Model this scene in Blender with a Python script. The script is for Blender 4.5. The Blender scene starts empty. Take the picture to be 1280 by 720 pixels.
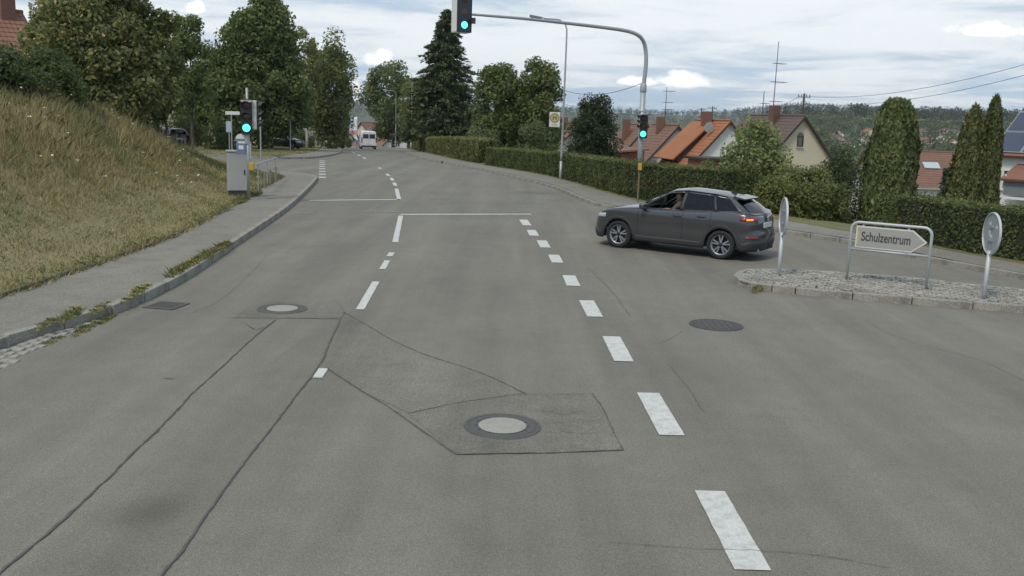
import bpy, bmesh, math, random
import numpy as np
from mathutils import Vector, Matrix
from mathutils.geometry import delaunay_2d_cdt

random.seed(7)
RNG = np.random.default_rng(11)
scene = bpy.context.scene
COL = scene.collection
R = math.radians

# ------------------------------------------------------------------ camera
F, PW, PH, HC = 1150.0, 1280, 720, 2.95
PITCH, ROLL = math.atan(210 / F), math.atan(.034)
cam_f = np.array([0, math.cos(PITCH), -math.sin(PITCH)])
_r = np.array([1., 0, 0]); _u = np.cross(_r, cam_f)
cam_r = math.cos(ROLL) * _r + math.sin(ROLL) * _u
cam_u = -math.sin(ROLL) * _r + math.cos(ROLL) * _u
cd = bpy.data.cameras.new('camera'); cam = bpy.data.objects.new('camera', cd); COL.objects.link(cam)
cd.sensor_width = 36; cd.lens = 36 * F / PW; cd.clip_end = 9000; cd.clip_start = .1
cam.matrix_world = Matrix(((cam_r[0], cam_u[0], -cam_f[0], 0), (cam_r[1], cam_u[1], -cam_f[1], 0),
                           (cam_r[2], cam_u[2], -cam_f[2], HC), (0, 0, 0, 1)))
scene.camera = cam

# ------------------------------------------------------------------ world, sun, exposure
SUN_EL, SUN_AZ = 52.0, 215.0          # azimuth from +Y clockwise: behind the camera, a little to its left
world = bpy.data.worlds.new('World'); scene.world = world; world.use_nodes = True
wn = world.node_tree; wn.nodes.clear(); wl = wn.links
def wnode(t, **k):
    n = wn.nodes.new(t)
    for a, b in k.items(): setattr(n, a, b)
    return n
def wm(op, a, b=None, c=None, clamp=False):
    n = wnode('ShaderNodeMath', operation=op); n.use_clamp = clamp
    for i, v in enumerate((a, b, c)):
        if v is None: continue
        if isinstance(v, (int, float)): n.inputs[i].default_value = v
        else: wl.new(v, n.inputs[i])
    return n.outputs[0]
def wmix(f, a, b):
    n = wnode('ShaderNodeMix', data_type='RGBA')
    if isinstance(f, (int, float)): n.inputs['Factor'].default_value = f
    else: wl.new(f, n.inputs['Factor'])
    for k, v in ((6, a), (7, b)):
        if isinstance(v, tuple): n.inputs[k].default_value = v + (1,)
        else: wl.new(v, n.inputs[k])
    return n.outputs[2]
def wstep(v, lo, hi):
    n = wnode('ShaderNodeMapRange', interpolation_type='SMOOTHSTEP'); wl.new(v, n.inputs[0])
    n.inputs[1].default_value = lo; n.inputs[2].default_value = hi
    return n.outputs[0]
sky = wnode('ShaderNodeTexSky', sky_type='NISHITA', sun_disc=False, sun_elevation=R(SUN_EL), sun_rotation=R(SUN_AZ),
            air_density=1.0, dust_density=1.5, ozone_density=1.0, altitude=500)
tc = wnode('ShaderNodeTexCoord'); sep = wnode('ShaderNodeSeparateXYZ'); wl.new(tc.outputs['Generated'], sep.inputs[0])
sx, sy, sz = sep.outputs
zz = wm('ADD', wm('MAXIMUM', sz, 0.0), .045)
px_, py_ = wm('DIVIDE', sx, zz), wm('DIVIDE', sy, zz)
def wnoise(vx, vy, vz, scale, detail, rough=.55, dist=0.0):
    c = wnode('ShaderNodeCombineXYZ')
    for i, v in enumerate((vx, vy, vz)):
        if isinstance(v, (int, float)): c.inputs[i].default_value = v
        else: wl.new(v, c.inputs[i])
    n = wnode('ShaderNodeTexNoise'); n.inputs['Scale'].default_value = scale; n.inputs['Detail'].default_value = detail
    n.inputs['Roughness'].default_value = rough; n.inputs['Distortion'].default_value = dist
    wl.new(c.outputs[0], n.inputs['Vector']); return n.outputs[0]
n_big = wnoise(px_, py_, 3.3, .16, 6, .55, .3)
n_str = wnoise(px_, wm('MULTIPLY', py_, .9), 7.1, .62, 8, .62, .35)
cover = wstep(wm('ADD', wm('MULTIPLY', n_big, .55), wm('MULTIPLY', n_str, .45)), .42, .54)
light = wstep(wm('ADD', wm('MULTIPLY', n_str, .6), wm('MULTIPLY', n_big, .4)), .43, .60)
cloud = wmix(light, (3.7, 4.6, 5.6), (7.2, 7.5, 7.6))
col = wmix(wm('MULTIPLY', cover, .93), wmix(.6, sky.outputs[0], (3.1, 4.7, 6.9)), cloud)
# white heaped clouds low over the horizon
uu, vv = wm('DIVIDE', sx, wm('MAXIMUM', wm('ABSOLUTE', sy), .05)), wm('DIVIDE', sz, wm('MAXIMUM', wm('ABSOLUTE', sy), .05))
n_cu = wnoise(uu, vv, 1.7, 42.0, 6, .6)
def heap(px, py, rx, ry):
    d = cam_f * F + cam_r * (px - 640) - cam_u * (py - 360); d = d / d[1]
    a = wm('DIVIDE', wm('SUBTRACT', uu, float(d[0])), rx / F)
    b0 = wm('DIVIDE', wm('SUBTRACT', vv, float(d[2])), ry / F)
    b = wm('MULTIPLY', b0, wm('ADD', 1.6, wm('MULTIPLY', wm('SIGN', b0), -.6)))     # flat underside
    r = wm('ADD', wm('MULTIPLY', a, a), wm('MULTIPLY', b, b))
    return wstep(wm('ADD', wm('SUBTRACT', 1.0, r), wm('MULTIPLY', wm('SUBTRACT', n_cu, .5), 3.2)), .1, .75)
hm = None
for h in ((472, 76, 30, 17), (440, 112, 22, 12), (850, 103, 40, 17), (800, 104, 30, 9), (240, 12, 28, 14), (215, 50, 30, 16),
          (1240, 40, 60, 14), (1500, 90, 60, 22), (-250, 90, 70, 25)):
    m = heap(*h); hm = m if hm is None else wm('MAXIMUM', hm, m)
col = wmix(wm('MULTIPLY', hm, .95), col, (9.6, 9.6, 9.5))
bg = wnode('ShaderNodeBackground'); wl.new(col, bg.inputs[0]); bg.inputs[1].default_value = .095
wo = wnode('ShaderNodeOutputWorld'); wl.new(bg.outputs[0], wo.inputs[0])

sd = bpy.data.lights.new('sun', 'SUN'); sun = bpy.data.objects.new('sun', sd); COL.objects.link(sun)
sd.energy = 1.5; sd.angle = R(12); sd.color = (1, .92, .79)
_s = Vector((math.sin(R(SUN_AZ)) * math.cos(R(SUN_EL)), math.cos(R(SUN_AZ)) * math.cos(R(SUN_EL)), math.sin(R(SUN_EL))))
sun.rotation_euler = _s.to_track_quat('Z', 'Y').to_euler(); sun.location = (0, -20, 60)
vs = scene.view_settings
vs.view_transform = 'Standard'; vs.look = 'None'; vs.exposure = 0.50; vs.gamma = 1; vs.use_curve_mapping = False

# ------------------------------------------------------------------ photo pixel -> world
def ray(px, py):
    d = cam_f * F + cam_r * (px - 640) - cam_u * (py - 360); return d / d[1]
def at(px, py, Y):
    return Vector(ray(px, py) * Y + np.array([0, 0, HC]))
def zr(Y):
    z = 0.0
    if Y > 50: z -= (.024 / 60) * (min(Y, 80) - 50) ** 2
    if Y > 80: z -= .024 * (Y - 80)
    if Y > 135: z -= .0007 * (Y - 135) ** 2 if Y < 200 else .0007 * 65 ** 2 + .05 * (Y - 200)
    return z
def gp(px, py, off=0.0):
    d = ray(px, py); Y = 3.0
    while Y < 133 and HC + d[2] * Y > zr(Y) + off: Y += .05
    return Vector((d[0] * Y, Y, zr(Y) + off))
def scl(Y): return F / (Y * math.cos(PITCH))
def sstep(t): t = min(1, max(0, t)); return t * t * (3 - 2 * t)

# ------------------------------------------------------------------ materials
MATS = {}
def nodemat(name):
    m = bpy.data.materials.new(name); m.use_nodes = True
    nt = m.node_tree; b = nt.nodes['Principled BSDF']
    return m, nt, b
def plain(name, c, rough=.6, metal=0, spec=.5, var=.12, scale=6, bump=0, emit=None, estr=0, coat=0):
    """one colour with a little uneven wear"""
    if name in MATS: return MATS[name]
    m, nt, b = nodemat(name); L = nt.links
    tcn = nt.nodes.new('ShaderNodeTexCoord'); n = nt.nodes.new('ShaderNodeTexNoise')
    n.inputs['Scale'].default_value = scale; n.inputs['Detail'].default_value = 6; L.new(tcn.outputs['Object'], n.inputs['Vector'])
    mx = nt.nodes.new('ShaderNodeMix'); mx.data_type = 'RGBA'
    mx.inputs[6].default_value = tuple(x * (1 - var) for x in c) + (1,); mx.inputs[7].default_value = tuple(min(1, x * (1 + var)) for x in c) + (1,)
    L.new(n.outputs[0], mx.inputs[0]); L.new(mx.outputs[2], b.inputs['Base Color'])
    b.inputs['Roughness'].default_value = rough; b.inputs['Metallic'].default_value = metal
    b.inputs['Specular IOR Level'].default_value = spec
    b.inputs['Coat Weight'].default_value = coat; b.inputs['Coat Roughness'].default_value = .05
    if bump:
        bp = nt.nodes.new('ShaderNodeBump'); bp.inputs['Strength'].default_value = bump; bp.inputs['Distance'].default_value = .02
        L.new(n.outputs[0], bp.inputs['Height']); L.new(bp.outputs[0], b.inputs['Normal'])
    if emit: b.inputs['Emission Color'].default_value = emit + (1,); b.inputs['Emission Strength'].default_value = estr
    MATS[name] = m; return m
def ramp3(name, cols, scales, rough=.9, bump=.3, bdist=.01, spec=.3, coord='Object', stretch=(1, 1, 1), grain=.34):
    """mineral or earthy ground: coarse patches x medium blotches x fine grain"""
    if name in MATS: return MATS[name]
    m, nt, b = nodemat(name); L = nt.links
    tcn = nt.nodes.new('ShaderNodeTexCoord'); mp = nt.nodes.new('ShaderNodeMapping'); mp.inputs['Scale'].default_value = stretch
    L.new(tcn.outputs[coord], mp.inputs[0])
    outs = []
    for i, s in enumerate(scales):
        n = nt.nodes.new('ShaderNodeTexNoise'); n.inputs['Scale'].default_value = s
        n.inputs['Detail'].default_value = 6 if i < 2 else 2; n.inputs['Roughness'].default_value = .6
        L.new(mp.outputs[0] if i < 2 else tcn.outputs[coord], n.inputs['Vector']); outs.append(n.outputs[0])
    def rmp(v, lo, hi):
        r = nt.nodes.new('ShaderNodeMapRange'); L.new(v, r.inputs[0]); r.inputs[1].default_value = lo; r.inputs[2].default_value = hi; return r.outputs[0]
    def mix(f, a, c2):
        x = nt.nodes.new('ShaderNodeMix'); x.data_type = 'RGBA'; L.new(f, x.inputs[0])
        for k, v in ((6, a), (7, c2)):
            if isinstance(v, tuple): x.inputs[k].default_value = v + (1,)
            else: L.new(v, x.inputs[k])
        return x.outputs[2]
    c = mix(rmp(outs[0], .35, .65), cols[0], cols[1])
    c = mix(rmp(outs[1], .45, .75), c, cols[2])
    x = nt.nodes.new('ShaderNodeMix'); x.data_type = 'RGBA'; x.blend_type = 'MULTIPLY'; x.inputs[0].default_value = 1
    g = mix(rmp(outs[2], .3, .7), (1 - grain,) * 3, (1 + grain, 1 + grain, 1 + grain * .9)); L.new(c, x.inputs[6]); L.new(g, x.inputs[7])
    L.new(x.outputs[2], b.inputs['Base Color'])
    b.inputs['Roughness'].default_value = rough; b.inputs['Specular IOR Level'].default_value = spec
    bp = nt.nodes.new('ShaderNodeBump'); bp.inputs['Strength'].default_value = bump; bp.inputs['Distance'].default_value = bdist
    L.new(outs[2], bp.inputs['Height']); L.new(bp.outputs[0], b.inputs['Normal'])
    MATS[name] = m; return m
def leafmat(name, trans=.3, rough=.55, spec=.25):
    """leaf: colour varies from leaf to leaf through the 'col' attribute"""
    if name in MATS: return MATS[name]
    m, nt, b = nodemat(name); L = nt.links
    a = nt.nodes.new('ShaderNodeAttribute'); a.attribute_name = 'col'
    L.new(a.outputs[0], b.inputs['Base Color']); b.inputs['Roughness'].default_value = rough; b.inputs['Specular IOR Level'].default_value = spec
    t = nt.nodes.new('ShaderNodeBsdfTranslucent'); L.new(a.outputs[0], t.inputs[0])
    mx = nt.nodes.new('ShaderNodeMixShader'); mx.inputs[0].default_value = trans
    L.new(b.outputs[0], mx.inputs[1]); L.new(t.outputs[0], mx.inputs[2]); L.new(mx.outputs[0], nt.nodes['Material Output'].inputs[0])
    MATS[name] = m; return m
def glassmat(name, tint, ior=1.5):
    if name in MATS: return MATS[name]
    m, nt, b = nodemat(name); L = nt.links; nt.nodes.remove(b)
    t = nt.nodes.new('ShaderNodeBsdfTransparent'); t.inputs[0].default_value = tint + (1,)
    g = nt.nodes.new('ShaderNodeBsdfGlossy'); g.inputs[1].default_value = .02; g.inputs[0].default_value = (.9, .9, .9, 1)
    fr = nt.nodes.new('ShaderNodeFresnel'); fr.inputs[0].default_value = ior
    mx = nt.nodes.new('ShaderNodeMixShader'); L.new(fr.outputs[0], mx.inputs[0]); L.new(t.outputs[0], mx.inputs[1]); L.new(g.outputs[0], mx.inputs[2])
    L.new(mx.outputs[0], nt.nodes['Material Output'].inputs[0]); MATS[name] = m; return m

def asphaltmat(name, base, patchy, stains=()):
    """worn road surface: long wheel-track streaks, blotches, dark binder and pale aggregate, a few oil stains"""
    m, nt, b = nodemat(name); L = nt.links; tcn = nt.nodes.new('ShaderNodeTexCoord'); O = tcn.outputs['Object']
    def nz(scale, detail, stretch=None, rough=.6, w=0):
        v = O
        if stretch: mp = nt.nodes.new('ShaderNodeMapping'); mp.inputs['Scale'].default_value = stretch; mp.inputs['Location'].default_value = (w, w * .7, 0); mp.inputs['Rotation'].default_value = (0, 0, R(-4)); L.new(O, mp.inputs[0]); v = mp.outputs[0]
        n = nt.nodes.new('ShaderNodeTexNoise'); n.inputs['Scale'].default_value = scale; n.inputs['Detail'].default_value = detail; n.inputs['Roughness'].default_value = rough; L.new(v, n.inputs['Vector']); return n.outputs[0]
    def mr(v, lo, hi, a, c):
        r = nt.nodes.new('ShaderNodeMapRange'); L.new(v, r.inputs[0])
        for i, x in enumerate((lo, hi, a, c)): r.inputs[i + 1].default_value = x
        return r.outputs[0]
    def mul(x, y):
        n = nt.nodes.new('ShaderNodeMath'); n.operation = 'MULTIPLY'
        for i, v in enumerate((x, y)):
            if isinstance(v, float): n.inputs[i].default_value = v
            else: L.new(v, n.inputs[i])
        return n.outputs[0]
    g = nz(95, 3); ag = nz(150, 1)
    v = mul(mr(nz(1.0, 4, (1.1, .07, 1)), .3, .7, 1 - patchy * 1.4, 1 + patchy * 1.4), mr(nz(.35, 6), .3, .7, 1 - patchy * .7, 1 + patchy * .7))
    v = mul(v, mr(nz(2.6, 6, None, .7), .35, .75, 1 + patchy * .5, 1 - patchy * .7)); v = mul(v, mr(g, .28, .72, .62, 1.38)); v = mul(v, mr(ag, .58, .70, 1.0, 1.9)); v = mul(v, mr(nz(70, 2), .28, .42, .72, 1.0)); v = mul(v, mr(nz(30, 6, None, .85), .3, .7, .74, 1.26))
    for (x, y, r, d) in stains:
        vd = nt.nodes.new('ShaderNodeVectorMath'); vd.operation = 'DISTANCE'; L.new(O, vd.inputs[0]); vd.inputs[1].default_value = (x, y, 0); q = nt.nodes.new('ShaderNodeMapRange'); q.interpolation_type = 'SMOOTHSTEP'
        L.new(vd.outputs['Value'], q.inputs[0])
        for i, k in enumerate((0, r, d, 1.0)): q.inputs[i + 1].default_value = k
        v = mul(v, q.outputs[0])
    mx = nt.nodes.new('ShaderNodeVectorMath'); mx.operation = 'SCALE'; mx.inputs[0].default_value = base; L.new(v, mx.inputs['Scale']); L.new(mx.outputs[0], b.inputs['Base Color'])
    b.inputs['Roughness'].default_value = .85; b.inputs['Specular IOR Level'].default_value = .3
    bp = nt.nodes.new('ShaderNodeBump'); bp.inputs['Strength'].default_value = .22; bp.inputs['Distance'].default_value = .004; L.new(g, bp.inputs['Height']); L.new(bp.outputs[0], b.inputs['Normal']); return m
_st = [gp(185, 640), gp(110, 300), gp(500, 600)]
ASPHALT = asphaltmat('asphalt', (.166, .155, .125), .12, [(_st[0].x, _st[0].y, .42, .72), (_st[2].x, _st[2].y, .9, .93)])
PATCH = asphaltmat('asphalt_repair', (.154, .144, .117), .2)
WALK = ramp3('walkway_asphalt', [(.195, .182, .153), (.235, .220, .184), (.172, .162, .136)], [.4, 2.2, 60], bump=.35, bdist=.006)
KERB = ramp3('kerb_concrete', [(.26, .245, .21), (.34, .325, .285), (.16, .15, .125)], [.8, 4, 45], bump=.5, bdist=.008)
EDGING = ramp3('edging_stone', [(.10, .092, .075), (.15, .138, .112), (.07, .065, .05)], [.9, 5, 45], bump=.5, bdist=.008)
GRANITE = ramp3('granite_sett', [(.26, .245, .215), (.40, .385, .34), (.19, .18, .155)], [2, 9, 60], bump=.6, bdist=.008)
PAINT = ramp3('road_paint', [(.53, .53, .485), (.58, .575, .53), (.40, .395, .36)], [2.5, 9, 55], bump=.25, bdist=.003, rough=.7, grain=.10)
PAINT_OLD = ramp3('worn_road_paint', [(.255, .252, .235), (.31, .305, .285), (.19, .187, .172)], [2.5, 9, 60], bump=.25, bdist=.003, rough=.8)
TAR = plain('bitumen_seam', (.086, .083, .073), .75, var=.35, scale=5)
CRACK = plain('hairline_crack', (.112, .108, .094), .85, var=.35, scale=5)
SOIL = ramp3('verge_soil', [(.25, .215, .11), (.20, .19, .09), (.27, .21, .12)], [.35, 1.6, 24], bump=.6, bdist=.05)
LAWN = ramp3('dry_lawn', [(.150, .148, .062), (.195, .170, .080), (.115, .125, .050)], [.3, 1.3, 20], bump=.6, bdist=.05)
FIELD = ramp3('valley_ground', [(.075, .088, .040), (.115, .112, .055), (.06, .07, .035)], [.012, .05, 1.5], bump=.3, bdist=.1)
GALV = plain('galvanised_steel', (.36, .37, .38), .5, .35, var=.15, scale=9)
ALU = plain('aluminium_sign_back', (.34, .35, .36), .5, .3, var=.18, scale=7)
DARKPL = plain('black_plastic', (.018, .019, .021), .5, var=.2)
LEAF = leafmat('leaf', .42); GRASS = leafmat('grass_blade', .25, .7, .15); NEEDLE = leafmat('needle', .12, .6, .2)
BARK = ramp3('bark', [(.085, .070, .052), (.12, .10, .075), (.05, .042, .032)], [2, 7, 30], bump=.8, bdist=.03, stretch=(3, 3, .6))
BIRCHBARK = ramp3('birch_bark', [(.42, .41, .38), (.55, .54, .50), (.12, .115, .10)], [1.5, 3, 30], bump=.5, bdist=.02, stretch=(1, 1, 3))
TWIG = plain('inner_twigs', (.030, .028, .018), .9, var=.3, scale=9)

# ------------------------------------------------------------------ mesh helpers
def link(name, me, m, parent=None, smooth=False):
    o = bpy.data.objects.new(name, me); COL.objects.link(o)
    if m: me.materials.append(m)
    if parent: o.parent = parent
    if smooth: me.polygons.foreach_set('use_smooth', [True] * len(me.polygons))
    return o
def tag(o, label=None, cat=None, group=None, kind=None):
    if label: o['label'] = label
    if cat: o['category'] = cat
    if group: o['group'] = group
    if kind: o['kind'] = kind
    return o
def thing(name, label, cat, loc=(0, 0, 0), rz=0, group=None, kind=None):
    o = bpy.data.objects.new(name, None); COL.objects.link(o); o.empty_display_size = .2
    o.location = loc; o.rotation_euler = (0, 0, rz)
    return tag(o, label, cat, group, kind)
def copy_tree(o, parent=None):
    c = o.copy(); COL.objects.link(c)
    if parent: c.parent = parent
    for ch in o.children: copy_tree(ch, c)
    return c
class MB:
    def __init__(s): s.v = []; s.f = []
    def add(s, vs, fs):
        k = len(s.v); s.v += [tuple(map(float, p)) for p in vs]; s.f += [tuple(i + k for i in f) for f in fs]; return s
    def box(s, c, d, rz=0, M=None, taper=1.0):
        hx, hy, hz = d[0] / 2, d[1] / 2, d[2] / 2
        P = [Vector((x * (taper if z > 0 else 1), y * (taper if z > 0 else 1), z)) for z in (-hz, hz) for x, y in ((-hx, -hy), (hx, -hy), (hx, hy), (-hx, hy))]
        q = M if M is not None else Matrix.Rotation(rz, 3, 'Z')
        P = [q @ p + Vector(c) for p in P]
        return s.add(P, [(3, 2, 1, 0), (4, 5, 6, 7), (0, 1, 5, 4), (1, 2, 6, 5), (2, 3, 7, 6), (3, 0, 4, 7)])
    def rbox(s, c, d, b=.02, M=None):
        """box with bevelled edges"""
        bm = bmesh.new(); bmesh.ops.create_cube(bm, size=1)
        for v in bm.verts: v.co = Vector((v.co.x * d[0], v.co.y * d[1], v.co.z * d[2]))
        bmesh.ops.bevel(bm, geom=bm.edges[:], offset=b, segments=2, affect='EDGES', profile=.6)
        q = M if M is not None else Matrix.Identity(3)
        bm.verts.index_update(); P = [q @ v.co + Vector(c) for v in bm.verts]; fs = [[v.index for v in f.verts] for f in bm.faces]; bm.free()
        return s.add(P, fs)
    def tube(s, pts, rad, n=8, cap=True):
        pts = [Vector(p) for p in pts]; rad = [rad] * len(pts) if isinstance(rad, (int, float)) else rad
        ref = None; rings = []
        for i, p in enumerate(pts):
            t = (pts[min(i + 1, len(pts) - 1)] - pts[max(i - 1, 0)]).normalized()
            if ref is None: ref = Vector((0, 0, 1)) if abs(t.z) < .9 else Vector((1, 0, 0))
            a = (ref - t * ref.dot(t)).normalized(); b = t.cross(a); ref = a
            rings.append([p + (a * math.cos(2 * math.pi * k / n) + b * math.sin(2 * math.pi * k / n)) * rad[i] for k in range(n)])
        vs = [v for r in rings for v in r]; fs = []
        for i in range(len(pts) - 1):
            for k in range(n): fs.append((i * n + k, i * n + (k + 1) % n, (i + 1) * n + (k + 1) % n, (i + 1) * n + k))
        if cap: fs += [tuple(range(n))[::-1], tuple(range((len(pts) - 1) * n, len(pts) * n))]
        return s.add(vs, fs)
    def lathe(s, prof, n=24, axis='Z', c=(0, 0, 0), closed=False):
        """profile of (radius, height) pairs turned about an axis"""
        vs = []
        for r, h in prof:
            for k in range(n):
                a = 2 * math.pi * k / n; x, y = r * math.cos(a), r * math.sin(a)
                p = {'Z': (x, y, h), 'Y': (x, h, y), 'X': (h, x, y)}[axis]
                vs.append((p[0] + c[0], p[1] + c[1], p[2] + c[2]))
        fs = []; m = len(prof)
        for i in range(m if closed else m - 1):
            j = (i + 1) % m
            for k in range(n): fs.append((i * n + k, i * n + (k + 1) % n, j * n + (k + 1) % n, j * n + k))
        if not closed:
            if prof[0][0] > 1e-4: fs.append(tuple(range(n))[::-1])
            if prof[-1][0] > 1e-4: fs.append(tuple(range((m - 1) * n, m * n)))
        return s.add(vs, fs)
    def prism(s, poly, z0, z1):
        n = len(poly); vs = [(x, y, z0) for x, y in poly] + [(x, y, z1) for x, y in poly]
        return s.add(vs, [tuple(range(n))[::-1], tuple(range(n, 2 * n))] + [(i, (i + 1) % n, n + (i + 1) % n, n + i) for i in range(n)])
    def build(s, name, m, parent=None, smooth=False, angle=None):
        me = bpy.data.meshes.new(name); me.from_pydata(s.v, [], s.f)
        bm = bmesh.new(); bm.from_mesh(me); bmesh.ops.recalc_face_normals(bm, faces=bm.faces[:])
        if angle:
            for f in bm.faces: f.smooth = True
            for e in bm.edges:
                if len(e.link_faces) == 2 and e.calc_face_angle(0) > angle: e.smooth = False
        bm.to_mesh(me); bm.free()
        return link(name, me, m, parent, smooth)
def catmull(pts, step):
    P = [np.array(p, float) for p in pts]; P = [2 * P[0] - P[1]] + P + [2 * P[-1] - P[-2]]; out = []
    for i in range(1, len(P) - 2):
        n = max(1, int(round(np.linalg.norm(P[i + 1] - P[i]) / step)))
        for k in range(n):
            t = k / n
            out.append(.5 * (2 * P[i] + (P[i + 1] - P[i - 1]) * t + (2 * P[i - 1] - 5 * P[i] + 4 * P[i + 1] - P[i + 2]) * t * t + (3 * P[i] - P[i - 1] - 3 * P[i + 1] + P[i + 2]) * t ** 3))
    out.append(P[-2]); return [tuple(map(float, p)) for p in out]
def offset_line(L, d):
    A = np.array(L); T = np.gradient(A, axis=0); T /= np.linalg.norm(T, axis=1)[:, None] + 1e-9
    return [tuple(p) for p in A + np.stack([-T[:, 1], T[:, 0]], 1) * d]
def in_poly(P, poly):
    x, y = P[:, 0], P[:, 1]; ins = np.zeros(len(P), bool); n = len(poly)
    for i in range(n):
        x0, y0 = poly[i]; x1, y1 = poly[(i + 1) % n]
        if y0 == y1: continue
        c = ((y0 > y) != (y1 > y)) & (x < (x1 - x0) * (y - y0) / (y1 - y0) + x0); ins ^= c
    return ins
def patch(name, poly, zf, m, step=1.0, parent=None, smooth=True, kind='structure'):
    """a ground sheet: outline filled with a triangulated grid that follows zf(x, y)"""
    pts = []; n = len(poly)
    for i in range(n):
        a, b = np.array(poly[i]), np.array(poly[(i + 1) % n]); k = max(1, int(np.linalg.norm(b - a) / (step * 1.5)))
        for j in range(k): pts.append(tuple(a + (b - a) * j / k))
    nb = len(pts); A = np.array(poly); lo, hi = A.min(0), A.max(0)
    gx, gy = np.meshgrid(np.arange(lo[0] + step * .5, hi[0], step), np.arange(lo[1] + step * .5, hi[1], step))
    G = np.stack([gx.ravel(), gy.ravel()], 1); G = G[in_poly(G, poly)]
    B = np.array(pts)
    keep = np.ones(len(G), bool)
    for c in range(0, len(G), 2000):
        d = ((G[c:c + 2000, None, :] - B[None]) ** 2).sum(2).min(1); keep[c:c + 2000] = d > (step * .45) ** 2
    G = G[keep]
    vs = [Vector(p) for p in pts] + [Vector(p) for p in G]
    r = delaunay_2d_cdt(vs, [(i, (i + 1) % nb) for i in range(nb)], [], 1, 1e-4)
    V = [(v.x, v.y, zf(v.x, v.y)) for v in r[0]]
    me = bpy.data.meshes.new(name); me.from_pydata(V, [], [tuple(f) for f in r[2]])
    bm = bmesh.new(); bm.from_mesh(me)
    for f in bm.faces:
        f.normal_update()
        if f.normal.z < 0: f.normal_flip()
    bm.to_mesh(me); bm.free()
    o = link(name, me, m, parent, smooth)
    if kind and not parent: o['kind'] = kind
    return o
def strip_mesh(L, hw, zf, jag=0):
    """flat ribbon along a plan polyline"""
    A = np.array(L); T = np.gradient(A, axis=0); T /= np.linalg.norm(T, axis=1)[:, None] + 1e-9; N = np.stack([-T[:, 1], T[:, 0]], 1)
    w = hw * (1 + jag * (RNG.random((len(A), 1)) - .5) * 2)
    l, r = A + N * w, A - N * w; n = len(A)
    V = [(x, y, zf(x, y)) for x, y in l] + [(x, y, zf(x, y)) for x, y in r]
    return MB().add(V, [(i, n + i, n + i + 1, i + 1) for i in range(n - 1)])
def cards(name, C, N, size, asp, colr, m, parent=None, T=None):
    """many small diamond leaves: centres, normals, lengths, aspect, colours"""
    n = len(C); C = np.asarray(C, float)
    N = N / (np.linalg.norm(N, axis=1)[:, None] + 1e-9)
    if T is None: T = RNG.normal(size=(n, 3))
    T = T - N * (T * N).sum(1)[:, None]; T /= np.linalg.norm(T, axis=1)[:, None] + 1e-9
    B = np.cross(N, T); s = np.asarray(size).reshape(-1, 1) / 2
    colr = colr * (np.array((1.95, 1.88, 1.8)) if m in (LEAF, NEEDLE) else 1.0)
    V = np.stack([C + T * s, C + B * s * asp + T * s * .15, C - T * s, C - B * s * asp + T * s * .15], 1).reshape(-1, 3)
    return quads(name, V, colr, m, parent)
def quads(name, V, colr, m, parent=None, k=4):
    n = len(V) // k; me = bpy.data.meshes.new(name)
    me.vertices.add(n * k); me.vertices.foreach_set('co', V.astype(np.float32).ravel())
    me.loops.add(n * k); me.loops.foreach_set('vertex_index', np.arange(n * k, dtype=np.int32))
    me.polygons.add(n); me.polygons.foreach_set('loop_start', np.arange(0, n * k, k, dtype=np.int32))
    me.polygons.foreach_set('loop_total', np.full(n, k, dtype=np.int32))
    ca = me.attributes.new('col', 'FLOAT_COLOR', 'POINT')
    cc = np.ones((n, k, 4), np.float32); cc[:, :, :3] = colr[:, None, :]; ca.data.foreach_set('color', cc.ravel())
    me.update(); me.validate()
    return link(name, me, m, parent)
def huemix(n, c0, c1, c2=None, p2=.08, jit=.18):
    t = RNG.random((n, 1)); c = np.array(c0) * (1 - t) + np.array(c1) * t
    if c2 is not None: k = RNG.random(n) < p2; c[k] = np.array(c2)
    return c * (1 + (RNG.random((n, 1)) - .5) * 2 * jit)
def text_mesh(s, size, parent, name, m, M, offset=0.0, extrude=.001):
    cu = bpy.data.curves.new('t', 'FONT'); cu.body = s; cu.size = size; cu.align_x = 'CENTER'; cu.align_y = 'CENTER'; cu.offset = offset; cu.extrude = extrude
    to = bpy.data.objects.new('t', cu); COL.objects.link(to)
    dg = bpy.context.evaluated_depsgraph_get(); dg.update(); me = bpy.data.meshes.new_from_object(to.evaluated_get(dg))
    bpy.data.objects.remove(to); me.name = name; me.transform(M); me.materials.clear()
    return link(name, me, m, parent)

# ================================================================== GROUND
KL = catmull([(-6.6, -8), (-6.5, 5), (-6.17, 10.8), (-5.95, 12.0), (-5.7, 13.4), (-5.72, 15.9), (-6.2, 20.8), (-6.75, 26.4), (-7.4, 31.6), (-8.65, 40),
              (-9.2, 42.4), (-10.2, 43.9), (-12, 44.9), (-16, 46), (-25, 47.5), (-60, 52)], .5)
SL = catmull([(-7.7, -8), (-7.6, 5), (-7.52, 13.2), (-7.57, 19.5), (-7.93, 23.1), (-8.68, 29), (-9.55, 35), (-10.3, 40.5), (-11.1, 42.6), (-13.2, 44.6)], .5)
KL2 = catmull([(-60, 66), (-24, 61), (-17, 59.8), (-14.6, 60.8), (-13.7, 64), (-14.4, 75), (-17.0, 90), (-21, 110), (-25.5, 130), (-38, 165)], .6)
KR = catmull([(-31, 165), (-17.8, 130), (-14.0, 110), (-10.6, 90), (-6.8, 68.2), (-2.1, 54), (-.2, 48.1), (1.64, 41.5), (2.61, 34.9), (3.2, 32.6), (4.6, 30.2),
              (6.2, 28.2), (7.5, 26.6), (8.9, 24.4), (9.76, 21.5), (10.75, 19.1), (13, 13.5), (17, 4), (22, -8)], .5)
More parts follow.
